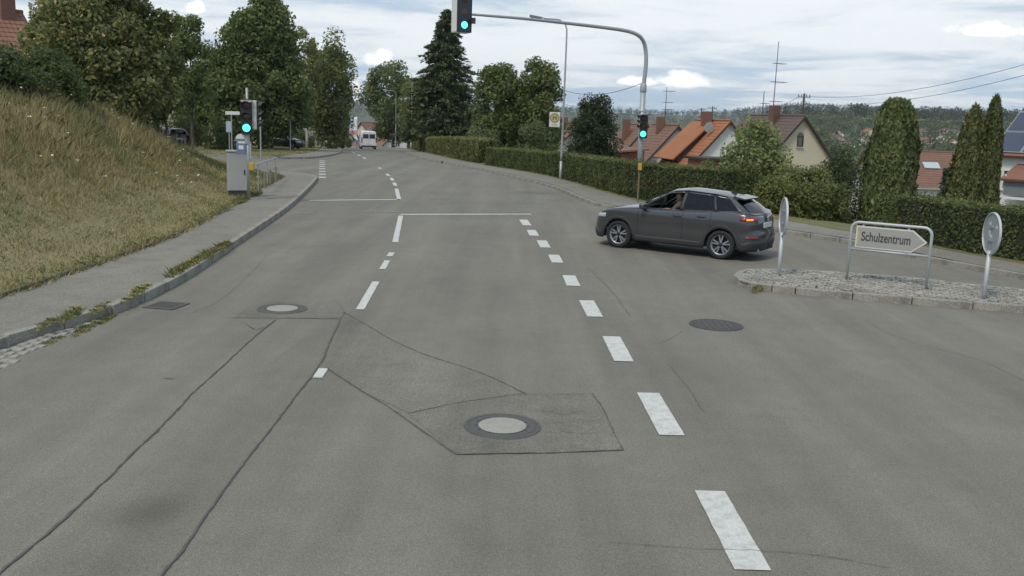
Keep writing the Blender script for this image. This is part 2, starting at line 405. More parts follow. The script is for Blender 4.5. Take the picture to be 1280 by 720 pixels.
HR = catmull([(-28.5, 165), (-15.6, 128), (-12.2, 110), (-8.7, 90), (-5.2, 70.5), (-2.3, 59.3), (.67, 51.5), (2.2, 46.2), (3.85, 38), (4.75, 34.65), (5.8, 32.6),
              (7.2, 30.6), (8.5, 29), (9.6, 26.3), (9.95, 25.1), (11.6, 20.7), (14, 15), (18, 5.5), (23.5, -8)], .5)
_hy = np.array([p[1] for p in HR])[::-1]; _hx = np.array([p[0] for p in HR])[::-1]
_ky = np.array([p[1] for p in KL2[20:]]); _kx = np.array([p[0] for p in KL2[20:]])
def hx(Y): return float(np.interp(Y, _hy, _hx))
def vnoise(x, y, s, a):
    return a * (math.sin(x * s + 1.3 * math.sin(y * s * .7 + .5)) * math.cos(y * s * .9 + 1.7 * math.sin(x * s * .6)))
def left_x(Y):
    if Y < 43: return float(np.interp(Y, [p[1] for p in SL], [p[0] for p in SL]))
    return float(np.interp(Y, [43, 62, 75, 90, 110, 130, 165], [-11, -14, -14.4, -17, -21, -25.5, -38]))
def zbank(X, Y):
    s = max(0.0, left_x(min(Y, 43)) - X)
    H = 3.15 - 2.9 * sstep((Y - 27) / 23)
    e = sstep((49.0 - .12 * (X + 12) - Y) / 3.0) if Y > 40 else 1.0
    w = 6.9
    return zr(Y) + .135 + H * sstep(s / w) * e + (vnoise(X, Y, 1.1, .05) + vnoise(X, Y, 2.7, .025)) * min(1, s / 1.5)
def zlawn(X, Y):
    s = max(0.0, left_x(max(Y, 62)) - X); k = float(np.interp(X, [-60, -24, -17, -14.6], [66, 61, 59.8, 60.8]))
    s = min(s, max(0.0, Y - k - .2))
    return zr(Y) + (.12 + .06 * sstep(s / 8)) + .9 * sstep((s - 12) / 30) + vnoise(X, Y, .6, .04) * min(1, s / 2)
def zright(X, Y):
    s = max(0.0, X - hx(Y))
    return zr(min(Y, 150)) + .13 - 4.1 * sstep((s - 1.0) / 22) - 9 * sstep((s - 25) / 160) + vnoise(X, Y, .5, .05) * min(1, s / 3)
def zfar(X, Y):
    a = X / max(Y, 1)
    return (-13 + 30 * sstep((Y - 480) / 520) * sstep((a - .19) / .12) + 16 * sstep((a - .5) / .3) * sstep((Y - 600) / 600)
            + 39 * sstep((Y - 1500) / 1000) + 4 * math.sin(X * .0021 + 1) * sstep((Y - 1500) / 800))
def zland(X, Y):
    """the land at large, a little below the sheets that lie on it"""
    if X > hx(Y): z = zright(X, Y) - .3
    elif X > left_x(Y): z = zr(Y) - .4
    elif Y < 55: z = zbank(X, Y) - .35
    else: z = zlawn(X, Y) - .35
    if Y < 55 and Y > 41 and X < -9: z = min(z, zr(Y) - .3)
    if 55 <= Y < 68 and X < -9: z = min(z, zr(Y) - .3)
    d = math.hypot(X, Y); t = sstep((d - 150) / 250)
    return z * (1 - t) + zfar(X, Y) * t
def hill_hit(px, py, Y0=150):
    d = ray(px, py); Y = Y0
    while Y < 3800 and HC + d[2] * Y > zland(d[0] * Y, Y): Y += 4
    return Vector((d[0] * Y, Y, zland(d[0] * Y, Y)))

def axis(lo, hi, fine0, fine1, f, g):
    a = list(np.arange(fine0, fine1, f)); s = f; x = fine1
    while x < hi: a.append(x); s *= g; x += s
    a.append(hi); s = f; x = fine0
    while x > lo: s *= g; x -= s; a.insert(0, max(x, lo))
    return a
gx_, gy_ = axis(-3500, 3500, -45, 60, 1.5, 1.07), axis(-120, 4200, -10, 130, 1.5, 1.06)
gv = [(x, y, zland(x, y)) for y in gy_ for x in gx_]; nx_ = len(gx_)
gf = [(j * nx_ + i, j * nx_ + i + 1, (j + 1) * nx_ + i + 1, (j + 1) * nx_ + i) for j in range(len(gy_) - 1) for i in range(nx_ - 1)]
me = bpy.data.meshes.new('ground'); me.from_pydata(gv, [], gf)
tag(link('ground', me, FIELD, None, True), kind='structure')

zroad = lambda x, y: zr(y)
road_poly = KL + KL2 + KR
road = patch('road', road_poly, zroad, ASPHALT, 1.6)
KW = .14
kl_back = offset_line(KL, KW); kl2_back = offset_line(KL2, KW); kr_back = offset_line(KR, KW)
# pavements
iend = min(range(len(KL)), key=lambda i: abs(KL[i][0] + 13.0) + abs(KL[i][1] - 45.2))
pav = patch('pavement', kl_back[:iend] + SL[::-1], lambda x, y: zr(y) + .125, WALK, .8)
pav_r = patch('pavement', kr_back + HR[::-1], lambda x, y: zr(y) + .125, WALK, 1.0)
KL2w = offset_line(KL2, 2.0)
i0 = next(i for i, p in enumerate(KL2) if p[0] > -15.0 and p[1] > 59)
pav_l = patch('pavement', kl2_back[i0:] + KL2w[i0:][::-1], lambda x, y: zr(y) + .125, WALK, 1.2)
# grass bank on the left, lawns, gardens on the right
bank_poly = SL + [p for p in kl_back if p[0] < -13.4 and p[1] > 44] + [(-60, -8)]
bank = patch('grass_bank', bank_poly, zbank, SOIL, .7)
lawn = patch('lawn', [p for p in kl2_back if p[0] < -15.2 and p[1] < 64] + KL2w[i0:] + [(-75, 165), (-75, 68)], zlawn, LAWN, 1.6)
garden = patch('garden_ground', HR + [(60, -8), (60, 165)], zright, LAWN, 2.0)

# ------------------------------------------------------------------ kerbs: every stone on its own as far as one can tell them apart
def stones(line, parent_name, z0, h, w, length, mt, ymax, side=1, name='kerb_stone', jit=.006, rest=True):
    """stones laid end to end along a line; behind ymax one long run"""
    root = thing(parent_name, None, None, kind='structure')
    A = np.array(line); d = np.r_[0, np.cumsum(np.linalg.norm(np.diff(A, axis=0), axis=1))]
    mb = MB().rbox((0, 0, 0), (length - .012, w, h), .012); proto = mb.build(name, mt, root); proto_me = proto.data; first = True
    far_pts = []
    for k in range(int(d[-1] / length)):
        t = (k + .5) * length; p = np.array([np.interp(t, d, A[:, 0]), np.interp(t, d, A[:, 1])])
        q = np.array([np.interp(t + length * .5, d, A[:, 0]), np.interp(t + length * .5, d, A[:, 1])]); p0 = 2 * p - q
        if p[1] > ymax or p[1] < -6 or p[0] < -30: continue
        ang = math.atan2(*(q - p)[::-1]); nrm = np.array([-math.sin(ang), math.cos(ang)]) * side
        c = p + nrm * w / 2
        o = proto if first else bpy.data.objects.new(name, proto_me)
        if not first: COL.objects.link(o); o.parent = root
        first = False
        o.location = (c[0], c[1], zr(c[1]) + z0 + h / 2 + random.uniform(-jit, jit)); o.rotation_euler = (random.uniform(-.012, .012), 0, ang + random.uniform(-.006, .006))
    if rest:
        seg = [p for p in line if p[1] > ymax]
        if len(seg) > 3:
            o1 = np.array(seg); o2 = np.array(offset_line(seg, w * side)); n = len(seg)
            V = [(x, y, zr(y) - .05) for x, y in o1] + [(x, y, zr(y) + z0 + h) for x, y in o1] + [(x, y, zr(y) + z0 + h) for x, y in o2]
            MB().add(V, [(i, i + 1, n + i + 1, n + i) for i in range(n - 1)] + [(n + i, n + i + 1, 2 * n + i + 1, 2 * n + i) for i in range(n - 1)]).build('kerb_run', mt, root)
    return root
stones(KL, 'kerb', -.10, .235, KW, 1.0, KERB, 60)
stones(KL2, 'kerb', -.10, .215, KW, 1.0, KERB, 75)
stones(KR, 'kerb', -.10, .215, KW, 1.0, KERB, 62)
stones(SL, 'edging', -.05, .225, .07, 1.0, EDGING, 46, 1, 'edging_stone', .012, False)

# ------------------------------------------------------------------ paint, seams and repairs on the road
def gpx(p): q = gp(*p); return (q.x, q.y)
def line_px(pts, step=.35): return catmull([gpx(p) for p in pts], step)
def dash(a, b, w, name='lane_dash', mt=PAINT, z=.008):
    """painted bar from pixel a to pixel b, w metres wide, cut square to the picture like the photo's worn bars"""
    A, B = np.array(gpx(a)), np.array(gpx(b)); L = [tuple(A + (B - A) * t) for t in np.linspace(0, 1, max(2, int(np.linalg.norm(B - A) / .12)))]
    return strip_mesh(L, w / 2, lambda x, y: zr(y) + z, .02).build(name, mt, road)
for a, b in (((887, 617), (941, 715)), ((810, 492), (840, 545)), ((764, 422), (780, 453)), ((733, 376), (744, 397)), ((711, 345), (717, 358)),
             ((692, 319), (697, 329)), ((677, 301), (682, 310)), ((664, 288), (668, 295)), ((654, 275), (659, 282))):
    dash(a, b, .25)
for a, b, w in (((404.5, 462), (396.5, 473), .11), ((470, 353), (450, 388), .13), ((490, 316), (486.5, 321), .13), ((484, 326), (478, 337), .12),
                ((501, 270), (494, 303), .14), ((499, 250), (495.5, 236), .15), ((494.5, 232.5), (492.5, 228.5), .16), ((491, 226), (489, 222.5), .16),
                ((486, 220), (483.5, 217.5), .16), ((475.5, 211), (474, 209.5), .16), ((457, 198.6), (454, 196.8), .18), ((450, 195), (447.5, 193.6), .18), ((443.5, 191.5), (441, 190.3), .18)):
    dash(a, b, w)
dash((500.5, 268.3), (664, 268), .24, 'stop_line'); dash((386, 250.8), (500.5, 249.6), .22, 'stop_line')
def row_px(a, b, n, fill, w, name, mt):
    A, B = np.array(gpx(a)), np.array(gpx(b))
    for k in range(n):
        p, q = A + (B - A) * (k + .5 - fill / 2) / n, A + (B - A) * (k + .5 + fill / 2) / n
        strip_mesh([tuple(p), tuple((p + q) / 2), tuple(q)], w / 2, lambda x, y: zr(y) + .008, .05).build(name, mt, road)
row_px((366, 266.3), (652, 265), 11, .7, .11, 'crossing_dash', PAINT_OLD)
row_px((388, 253.2), (690, 254), 12, .7, .11, 'crossing_dash', PAINT_OLD)
A_, B_ = np.array(gpx((403, 222.5))), np.array(gpx((402.5, 200.5)))
for k in range(8):
    p = A_ + (B_ - A_) * k / 7.6; d_ = (B_ - A_) / np.linalg.norm(B_ - A_); q = p + d_ * .75
    strip_mesh([tuple(p), tuple((p + q) / 2), tuple(q)], .16, lambda x, y: zr(y) + .008, .03).build('give_way_dash', PAINT, road)

# repairs: two slightly different fills of asphalt
def fill_px(pts, name='asphalt_patch', z=.004, step=.5, mt=PATCH):
    return patch(name, [gpx(p) for p in pts], lambda x, y: zr(y) + z, mt, step, road)
fill_px([(570, 569), (510, 519), (580, 504), (660, 494), (742, 494), (779, 564), (680, 568)])
fill_px([(411, 462), (431, 391), (470, 414), (520, 439), (600, 466), (655, 492), (580, 503), (512, 518), (450, 488)], mt=asphaltmat('old_asphalt_fill', (.158, .148, .120), .15))
fill_px([(290, 398), (322, 378), (420, 377), (431, 391), (425, 399)])
def seam(pts, w, jag=.6, wob=.010):
    L = np.array(line_px(pts, .07)); n = len(L); k = np.convolve(RNG.normal(size=n + 8), np.ones(9) / 9, 'valid')[:, None]; T = np.gradient(L, axis=0); T /= np.linalg.norm(T, axis=1)[:, None]; N = np.stack([-T[:, 1], T[:, 0]], 1)
    L = L + N * (k * wob * 1.6 + RNG.normal(size=(n, 1)) * wob * .35)
    strip_mesh([tuple(p) for p in L], w * (.24 if w > .015 else .20), lambda x, y: zr(y) + .0095, jag).build('bitumen_seam', TAR if w > .018 else CRACK, road)
for pts, w in (([(345, 400), (325, 416), (255, 480), (180, 556), (100, 630), (10, 712), (-60, 775)], .036),
               ([(425, 400), (404, 446), (385, 478), (340, 535), (290, 600), (245, 665), (207, 718), (180, 765)], .034),
               ([(283, 398), (345, 398.5), (425, 399)], .022), ([(425, 399), (431, 391), (420, 377)], .014), ([(303, 402), (318, 413), (331, 410)], .022),
               ([(430, 390), (470, 415), (520, 440), (600, 467), (657, 494)], .022), ([(408, 460), (450, 488), (500, 520), (570, 569)], .030),
               ([(570, 569), (680, 568), (779, 564)], .026), ([(779, 564), (758, 520), (742, 494)], .022), ([(742, 494), (700, 493), (660, 494), (580, 504), (510, 519)], .016),
               ([(835, 455), (860, 486), (880, 517)], .014), ([(880, 517), (960, 521), (1075, 536)], .008), ([(735, 335), (762, 362), (788, 396)], .016),
               ([(760, 682), (850, 688), (960, 691), (1030, 696), (1110, 712)], .014), ([(795, 433), (830, 428), (852, 415)], .011),
               ([(1085, 400), (1100, 412), (1140, 428), (1220, 450), (1290, 482)], .014), ([(240, 392), (280, 372), (330, 325)], .012),
               ([(610, 268), (700, 268), (770, 275)], .014), ([(380, 425), (360, 440), (340, 455)], .008)):
    seam(pts, w)
# a few dark dribbles in the worn middle of the lane
def blot(px, py, r):
    c = gp(px, py); n = 14; P = [(c.x + r * random.uniform(.4, 1.5) * 1.6 * math.cos(a), c.y + r * random.uniform(.4, 1.2) * math.sin(a)) for a in np.linspace(0, 2 * math.pi, n, endpoint=False)]
    MB().add([(x, y, zr(y) + .006) for x, y in P], [tuple(range(n))]).build('tar_spot', PATCH, road)
for b in ((470, 486, .07), (476, 457, .08), (450, 425, .05), (700, 515, .12), (720, 540, .10), (213, 474, .04), (500, 455, .05), (660, 545, .07), (735, 525, .07)): blot(*b)

# ------------------------------------------------------------------ manhole covers and gully
def manhole(px, py, r, label, conc=True):
    c = gp(px, py); t = thing('manhole_cover', label, 'manhole', (c.x, c.y, c.z + .002), 0, None)
    iron = plain('cast_iron', (.095, .091, .083), .7, .2, var=.25, scale=14, bump=.4)
    if conc:
        MB().lathe([(r * 1.62, 0), (r * 1.60, .010), (r * 1.46, .011), (r * 1.44, .006), (r * 1.37, .006), (r * 1.35, .011), (r * 1.16, .012), (r * 1.13, .006), (r * 1.01, .006), (r, .012)], 48).build('frame', iron, t)
        MB().lathe([(r, .003), (r, .014), (r * .97, .017), (0.0001, .017)], 48).build('lid', ramp3('cover_concrete', [(.31, .30, .26), (.34, .33, .285), (.27, .262, .225)], [2, 7, 40], bump=.2, grain=.1), t)
        for k in range(12):
            a = 2 * math.pi * k / 12; MB().box((1.09 * r * math.cos(a), 1.09 * r * math.sin(a), .009), (r * .12, r * .05, .006), a).build('rib', iron, t)
    else:
        old = plain('worn_cast_iron', (.078, .072, .064), .75, .2, var=.25, scale=14, bump=.4)
        MB().lathe([(r * 1.13, 0), (r * 1.12, .010), (r * 1.02, .011), (r * 1.0, .004)], 40).build('frame', old, t)
        MB().lathe([(r * .99, .002), (r * .98, .011), (0.0001, .011)], 40).build('lid', old, t)
        for k in range(-3, 4):
            h = math.sqrt(max(0, .85 ** 2 - (k * .25) ** 2)) * r
            MB().box((k * .25 * r, 0, .0135), (r * .07, 2 * h, .005)).build('rib', old, t)
manhole(628, 533.5, .235, 'round manhole with pale concrete lid inside the four-sided asphalt repair')
manhole(353, 386.5, .235, 'round manhole with pale concrete lid at the head of the twin bitumen seams')
manhole(895, 407, .36, 'all-iron brown manhole cover set in the side road mouth', False)
c = gp(208, 382.5); g = thing('gully_grate', 'square iron gully grate in the gutter beside the kerb', 'drain', (c.x, c.y, .003), R(80))
iron = MATS['cast_iron']
MB().box((0, -.22, .006), (.5, .05, .012)).box((0, .22, .006), (.5, .05, .012)).box((-.225, 0, .006), (.05, .39, .012)).box((.225, 0, .006), (.05, .39, .012)).build('frame', iron, g)
for k in range(7): MB().box((-.17 + k * .057, 0, .005), (.028, .385, .009)).build('grate_bar', iron, g)

# ------------------------------------------------------------------ gutter of setts beside the kerb
gut = thing('gutter', None, None, kind='structure')
sett_me = [MB().rbox((0, 0, 0), (.15 * random.uniform(.85, 1.0), .115 * random.uniform(.85, 1.0), .06), .016).build('sett', GRANITE, gut) for _ in range(5)]
_kx_at = lambda Y: float(np.interp(Y, [p[1] for p in KL[:60]], [p[0] for p in KL[:60]]))
k = 0
for row in range(4):
    Y = 5.5 + random.random() * .1
    while Y < 12.7:
        lim = .02 + .56 * min(1, max(0, (12.9 - Y) / 3.2))
        X = _kx_at(Y) + .075 + row * .132
        if X - _kx_at(Y) < lim:
            o = sett_me[k] if k < 5 else bpy.data.objects.new('sett', sett_me[k % 5].data)
            if k >= 5: COL.objects.link(o); o.parent = gut
            o.location = (X, Y + (row % 2) * .08, -.017 + random.uniform(-.006, .007)); o.rotation_euler = (random.uniform(-.05, .05), random.uniform(-.05, .05), R(90) + random.uniform(-.08, .08)); k += 1
        Y += .172
# ------------------------------------------------------------------ traffic island paved with setts
front = catmull([gpx(p) for p in ((916, 352), (925, 358), (945, 363), (1000, 369), (1100, 378), (1280, 392))] + [(11.5, 14.6), (14.5, 13.1)], .25)
back = catmull([(14.6, 13.5), (12, 15.4), (9.6, 17.2), (8.2, 18.0), (6.8, 18.55), (5.4, 18.75), (4.7, 18.5), tuple(front[0])], .25)
isl_poly = front[:-1] + back[:-1]
island = patch('traffic_island', isl_poly, lambda x, y: .095 + vnoise(x, y, 3, .008), ramp3('island_sand', [(.20, .185, .145), (.16, .15, .11), (.12, .12, .07)], [2, 6, 40], bump=.5), .35)
ring = isl_poly + [isl_poly[0]]
A = np.array(ring); dd = np.r_[0, np.cumsum(np.linalg.norm(np.diff(A, axis=0), axis=1))]; t = 0.0
while t < dd[-1] - .3:
    seglen = .42 if (t < 1.3 or t > dd[-1] - 1.6) else .98
    m_ = t + seglen / 2; f2 = lambda u: np.array([np.interp(u, dd, A[:, 0]), np.interp(u, dd, A[:, 1])])
    p, q = f2(t), f2(min(t + seglen, dd[-1])); ang = math.atan2(*(q - p)[::-1]); c = (p + q) / 2 + np.array([-math.sin(ang), math.cos(ang)]) * .05
    o = MB().rbox((0, 0, 0), (seglen - .014, .12, .22), .016).build('kerb_stone', KERB, island)
    o.location = (c[0], c[1], .02 + random.uniform(-.006, .008)); o.rotation_euler = (random.uniform(-.03, .03), random.uniform(-.01, .01), ang + random.uniform(-.02, .02)); t += seglen
P = []
for u in np.arange(3.5, 15, .15):
    for v in np.arange(12.5, 19.5, .15):
        P.append((u + (.07 if int(v / .15) % 2 else 0) + random.uniform(-.012, .012), v + random.uniform(-.012, .012)))
P = np.array(P); rot = R(-22); cx, cy = 8, 16
P = np.stack([cx + (P[:, 0] - cx) * math.cos(rot) - (P[:, 1] - cy) * math.sin(rot), cy + (P[:, 0] - cx) * math.sin(rot) + (P[:, 1] - cy) * math.cos(rot)], 1)
inner = [tuple(p) for p in np.array(offset_line(ring, .15))[:-1]]
P = P[in_poly(P, inner)]; mb = MB()
for x, y in P:
    mb.box((x, y, .095 + random.uniform(-.010, .012)), (.132 * random.uniform(.84, 1), .132 * random.uniform(.84, 1), .08), M=Matrix.Rotation(rot + random.uniform(-.15, .15), 3, 'Z') @ Matrix.Rotation(random.uniform(-.08, .08), 3, 'X'), taper=.86)
tag(mb.build('setts', GRANITE, island), kind='stuff')

# ================================================================== PLANTS: builders
def noise2(x, y, s, ph=0): return np.sin(x * s + ph + 1.7 * np.sin(y * s * .8 + ph)) * np.cos(y * s * 1.1 + ph * 2 + 1.3 * np.sin(x * s * .7))
def tube_limbs(mb, p0, p1, r0, r1, n=5, wob=.08, sides=7):
    p0, p1 = Vector(p0), Vector(p1); L = (p1 - p0).length; pts = []; rad = []
    for i in range(n + 1):
        t = i / n; q = p0.lerp(p1, t) + Vector((random.uniform(-1, 1), random.uniform(-1, 1), random.uniform(-.3, .3))) * wob * L * .25 * math.sin(math.pi * t)
        q.z += .12 * L * math.sin(math.pi * t) * (0 if abs(p1.x - p0.x) + abs(p1.y - p0.y) < .1 * L else 1)
        pts.append(q); rad.append(r0 + (r1 - r0) * t)
    mb.tube(pts, rad, sides)
def envelope(prof, h): return float(np.interp(h, [a for a, b in prof], [b for a, b in prof]))
def crown_points(prof, H, W, n, nclump, cr, shell=.6, zs=.8, core=.12):
    """leaf centres grouped in clumps spread through an envelope; returns centres, outward directions, clump centres"""
    hs = np.array([a for a, b in prof]); C = []
    tot = 0
    while len(C) < nclump:
        h = random.uniform(hs[0], hs[-1]); e = envelope(prof, h)
        if random.random() > e: continue
        a = random.uniform(0, 2 * math.pi); rr = W / 2 * e * (random.uniform(shell, .92) if random.random() > core else random.uniform(0, .6))
        C.append((rr * math.cos(a), rr * math.sin(a), h * H))
    C = np.array(C); rs = cr * RNG.uniform(.6, 1.25, len(C))
    k = RNG.choice(len(C), n, p=rs ** 2 / (rs ** 2).sum()); D = RNG.normal(size=(n, 3)); D /= np.linalg.norm(D, axis=1)[:, None]
    rad = rs[k] * (.25 + .75 * RNG.random(n) ** .5); P = C[k] + D * rad[:, None] * np.array([1, 1, zs])
    return P, D, C
def shade_tint(n, k, amt): return 1 + (RNG.random(n) - .5) * amt
def tree(name, label, loc, H, W, prof, n, leaf, c0, c1, c2=None, p2=.06, nclump=60, cr=.9, trunk_r=.16, trunk_h=.75, bark=BARK, group=None, limbs=12, zs=.8, cat='tree', asp=.62, shell=.55, lean=0):
    t = thing(name, label, cat, loc, random.uniform(0, 6.28), group)
    n = int(n * 1.18); P, D, C = crown_points(prof, H, W, n, nclump, cr * 1.12, shell, zs)
    N = D * .6 + RNG.normal(size=D.shape) * .6 + np.array([0, 0, .35])
    cl = huemix(n, c0, c1, c2, p2) * 1.38; cards('crown', P, N, leaf * 1.08 * RNG.uniform(.4, 1.55, n), asp, cl, LEAF, t)
    mb = MB(); top = Vector((lean * H, 0, H * trunk_h)); tube_limbs(mb, (0, 0, -.4), top, trunk_r, trunk_r * .25, 8, .05, 9)
    for c in C[RNG.permutation(len(C))[:limbs]]:
        h0 = max(.12 * H, c[2] * random.uniform(.45, .75)); s = min(1, h0 / (H * trunk_h))
        tube_limbs(mb, (lean * h0, 0, h0), c, trunk_r * .45 * (1 - .6 * s), trunk_r * .1, 4, .25, 5)
    mb.build('trunk', bark, t, True); return t
ROUND = [(.16, .35), (.25, .75), (.4, .98), (.6, 1), (.78, .82), (.92, .5), (1, .12)]
CONE = [(.1, .55), (.2, .9), (.34, 1), (.55, .86), (.75, .56), (.9, .28), (1, .06)]
BUSH = [(.02, .8), (.2, 1), (.55, .96), (.8, .7), (1, .25)]
TALL = [(.12, .45), (.25, .8), (.5, 1), (.7, .9), (.88, .6), (1, .15)]
def bush(name, label, loc, H, W, n, leaf, c0, c1, c2=None, p2=.05, group=None, nclump=26, cr=None, cat='bush', D=None, rz=0, prof=BUSH):
    t = thing(name, label, cat, loc, rz, group); cr = cr or .22 * W
    P, Dn, C = crown_points(prof, H, W, n, nclump, cr, .4, .8, .25)
    if D: P[:, 1] *= D / W
    P[:, 2] = np.maximum(P[:, 2], .03); N = Dn * .8 + RNG.normal(size=Dn.shape) * .5 + np.array([0, 0, .3])
    cards('foliage', P, N, leaf * RNG.uniform(.6, 1.3, n), .6, huemix(n, c0, c1, c2, p2), LEAF, t)
    mb = MB()
    for c in C[:10]: tube_limbs(mb, (c[0] * .15, c[1] * .15, -.15), (c[0] * .8, c[1] * .8 * ((D / W) if D else 1), c[2]), .03, .008, 4, .2, 5)
    mb.build('branches', BARK, t, True); return t
def spruce(name, label, loc, H, W, n_whorl, c0, c1, group=None):
    t = thing(name, label, 'tree', loc, 0, group); mb = MB(); tube_limbs(mb, (0, 0, -.4), (0, 0, H * .985), .2, .02, 8, .02, 8)
    C, T, N, S = [], [], [], []
    for i in range(n_whorl):
        h = H * (.14 + .85 * (i / n_whorl) ** .93); rr = W / 2 * (1 - h / H) ** .85 * random.uniform(.78, 1.12) + .12
        for b in range(random.randint(9, 13)):
            a = random.uniform(0, 6.28); r = rr * random.uniform(.65, 1.12); u = np.array([math.cos(a), math.sin(a), 0.]); sag = random.uniform(.18, .42)
            end = u * r + np.array([0, 0, h - r * sag + r * r * .03])
            tube_limbs(mb, (0, 0, h), tuple(end), .028, .006, 3, .05, 4)
            m = int(20 + 70 * r / (W / 2)); s = RNG.random(m) ** .7; side = np.array([-u[1], u[0], 0]) * ((RNG.random((m, 1)) - .5) * 2 * (.12 + .30 * (1 - s[:, None])) * r * .8)
            p = u * (s * r)[:, None] + np.array([0, 0, 1]) * (h - r * sag * s ** 1.2 + .03 * r * r * s)[:, None] + side + RNG.normal(size=(m, 3)) * .04
            p[:, 2] -= RNG.random(m) * .16
            C.append(p); T.append(u + RNG.normal(size=(m, 3)) * .45 + np.array([0, 0, -.35])); N.append(RNG.normal(size=(m, 3)) * .5 + np.array([0, 0, .8])); S.append(RNG.uniform(.26, .62, m) * min(1.0, .35 + W / 8))
    C, T, N, S = map(np.concatenate, (C, T, N, S))
    cards('crown', C, N, S, .38, huemix(len(C), c0, c1), NEEDLE, t, T); mb.build('trunk', BARK, t, True); return t
def thuja(name, label, loc, H, W, prof, n, c0, c1, group=None, leaf=.2):
    """dense upright conifer: vertical sprays over the whole outline"""
    t = thing(name, label, 'conifer', loc, 0, group)
    h = RNG.random(n * 3) ** .9; e = np.interp(h, [a for a, b in prof], [b for a, b in prof]); k = RNG.random(n * 3) < e + .08; h = h[k][:n]; e = e[k][:n]; n = len(h)
    a = RNG.random(n) * 6.28; lob = 1 + .07 * np.sin(a * 7 + h * 3) + .06 * np.sin(a * 3 + h * 11 + 1) + .05 * np.sin(a * 13 - h * 23); r = W / 2 * e * lob * (1 - .28 * RNG.random(n) ** 2)
    P = np.stack([r * np.cos(a), r * np.sin(a), h * H + RNG.normal(size=n) * .05], 1)
    N = np.stack([np.cos(a), np.sin(a), RNG.normal(size=n) * .2], 1) + RNG.normal(size=(n, 3)) * .55
    T = np.stack([np.cos(a) * .25, np.sin(a) * .25, np.ones(n)], 1) + RNG.normal(size=(n, 3)) * .22
    cards('foliage', P, N, leaf * RNG.uniform(.6, 1.5, n), .4, huemix(n, c0, c1, (.11, .075, .03), .025), NEEDLE, t, T)
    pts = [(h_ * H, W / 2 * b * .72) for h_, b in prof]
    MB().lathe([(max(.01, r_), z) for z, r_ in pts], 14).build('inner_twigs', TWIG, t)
    MB().tube([(0, 0, -.3), (0, 0, H * .5)], [.12, .05], 7).build('trunk', BARK, t, True); return t
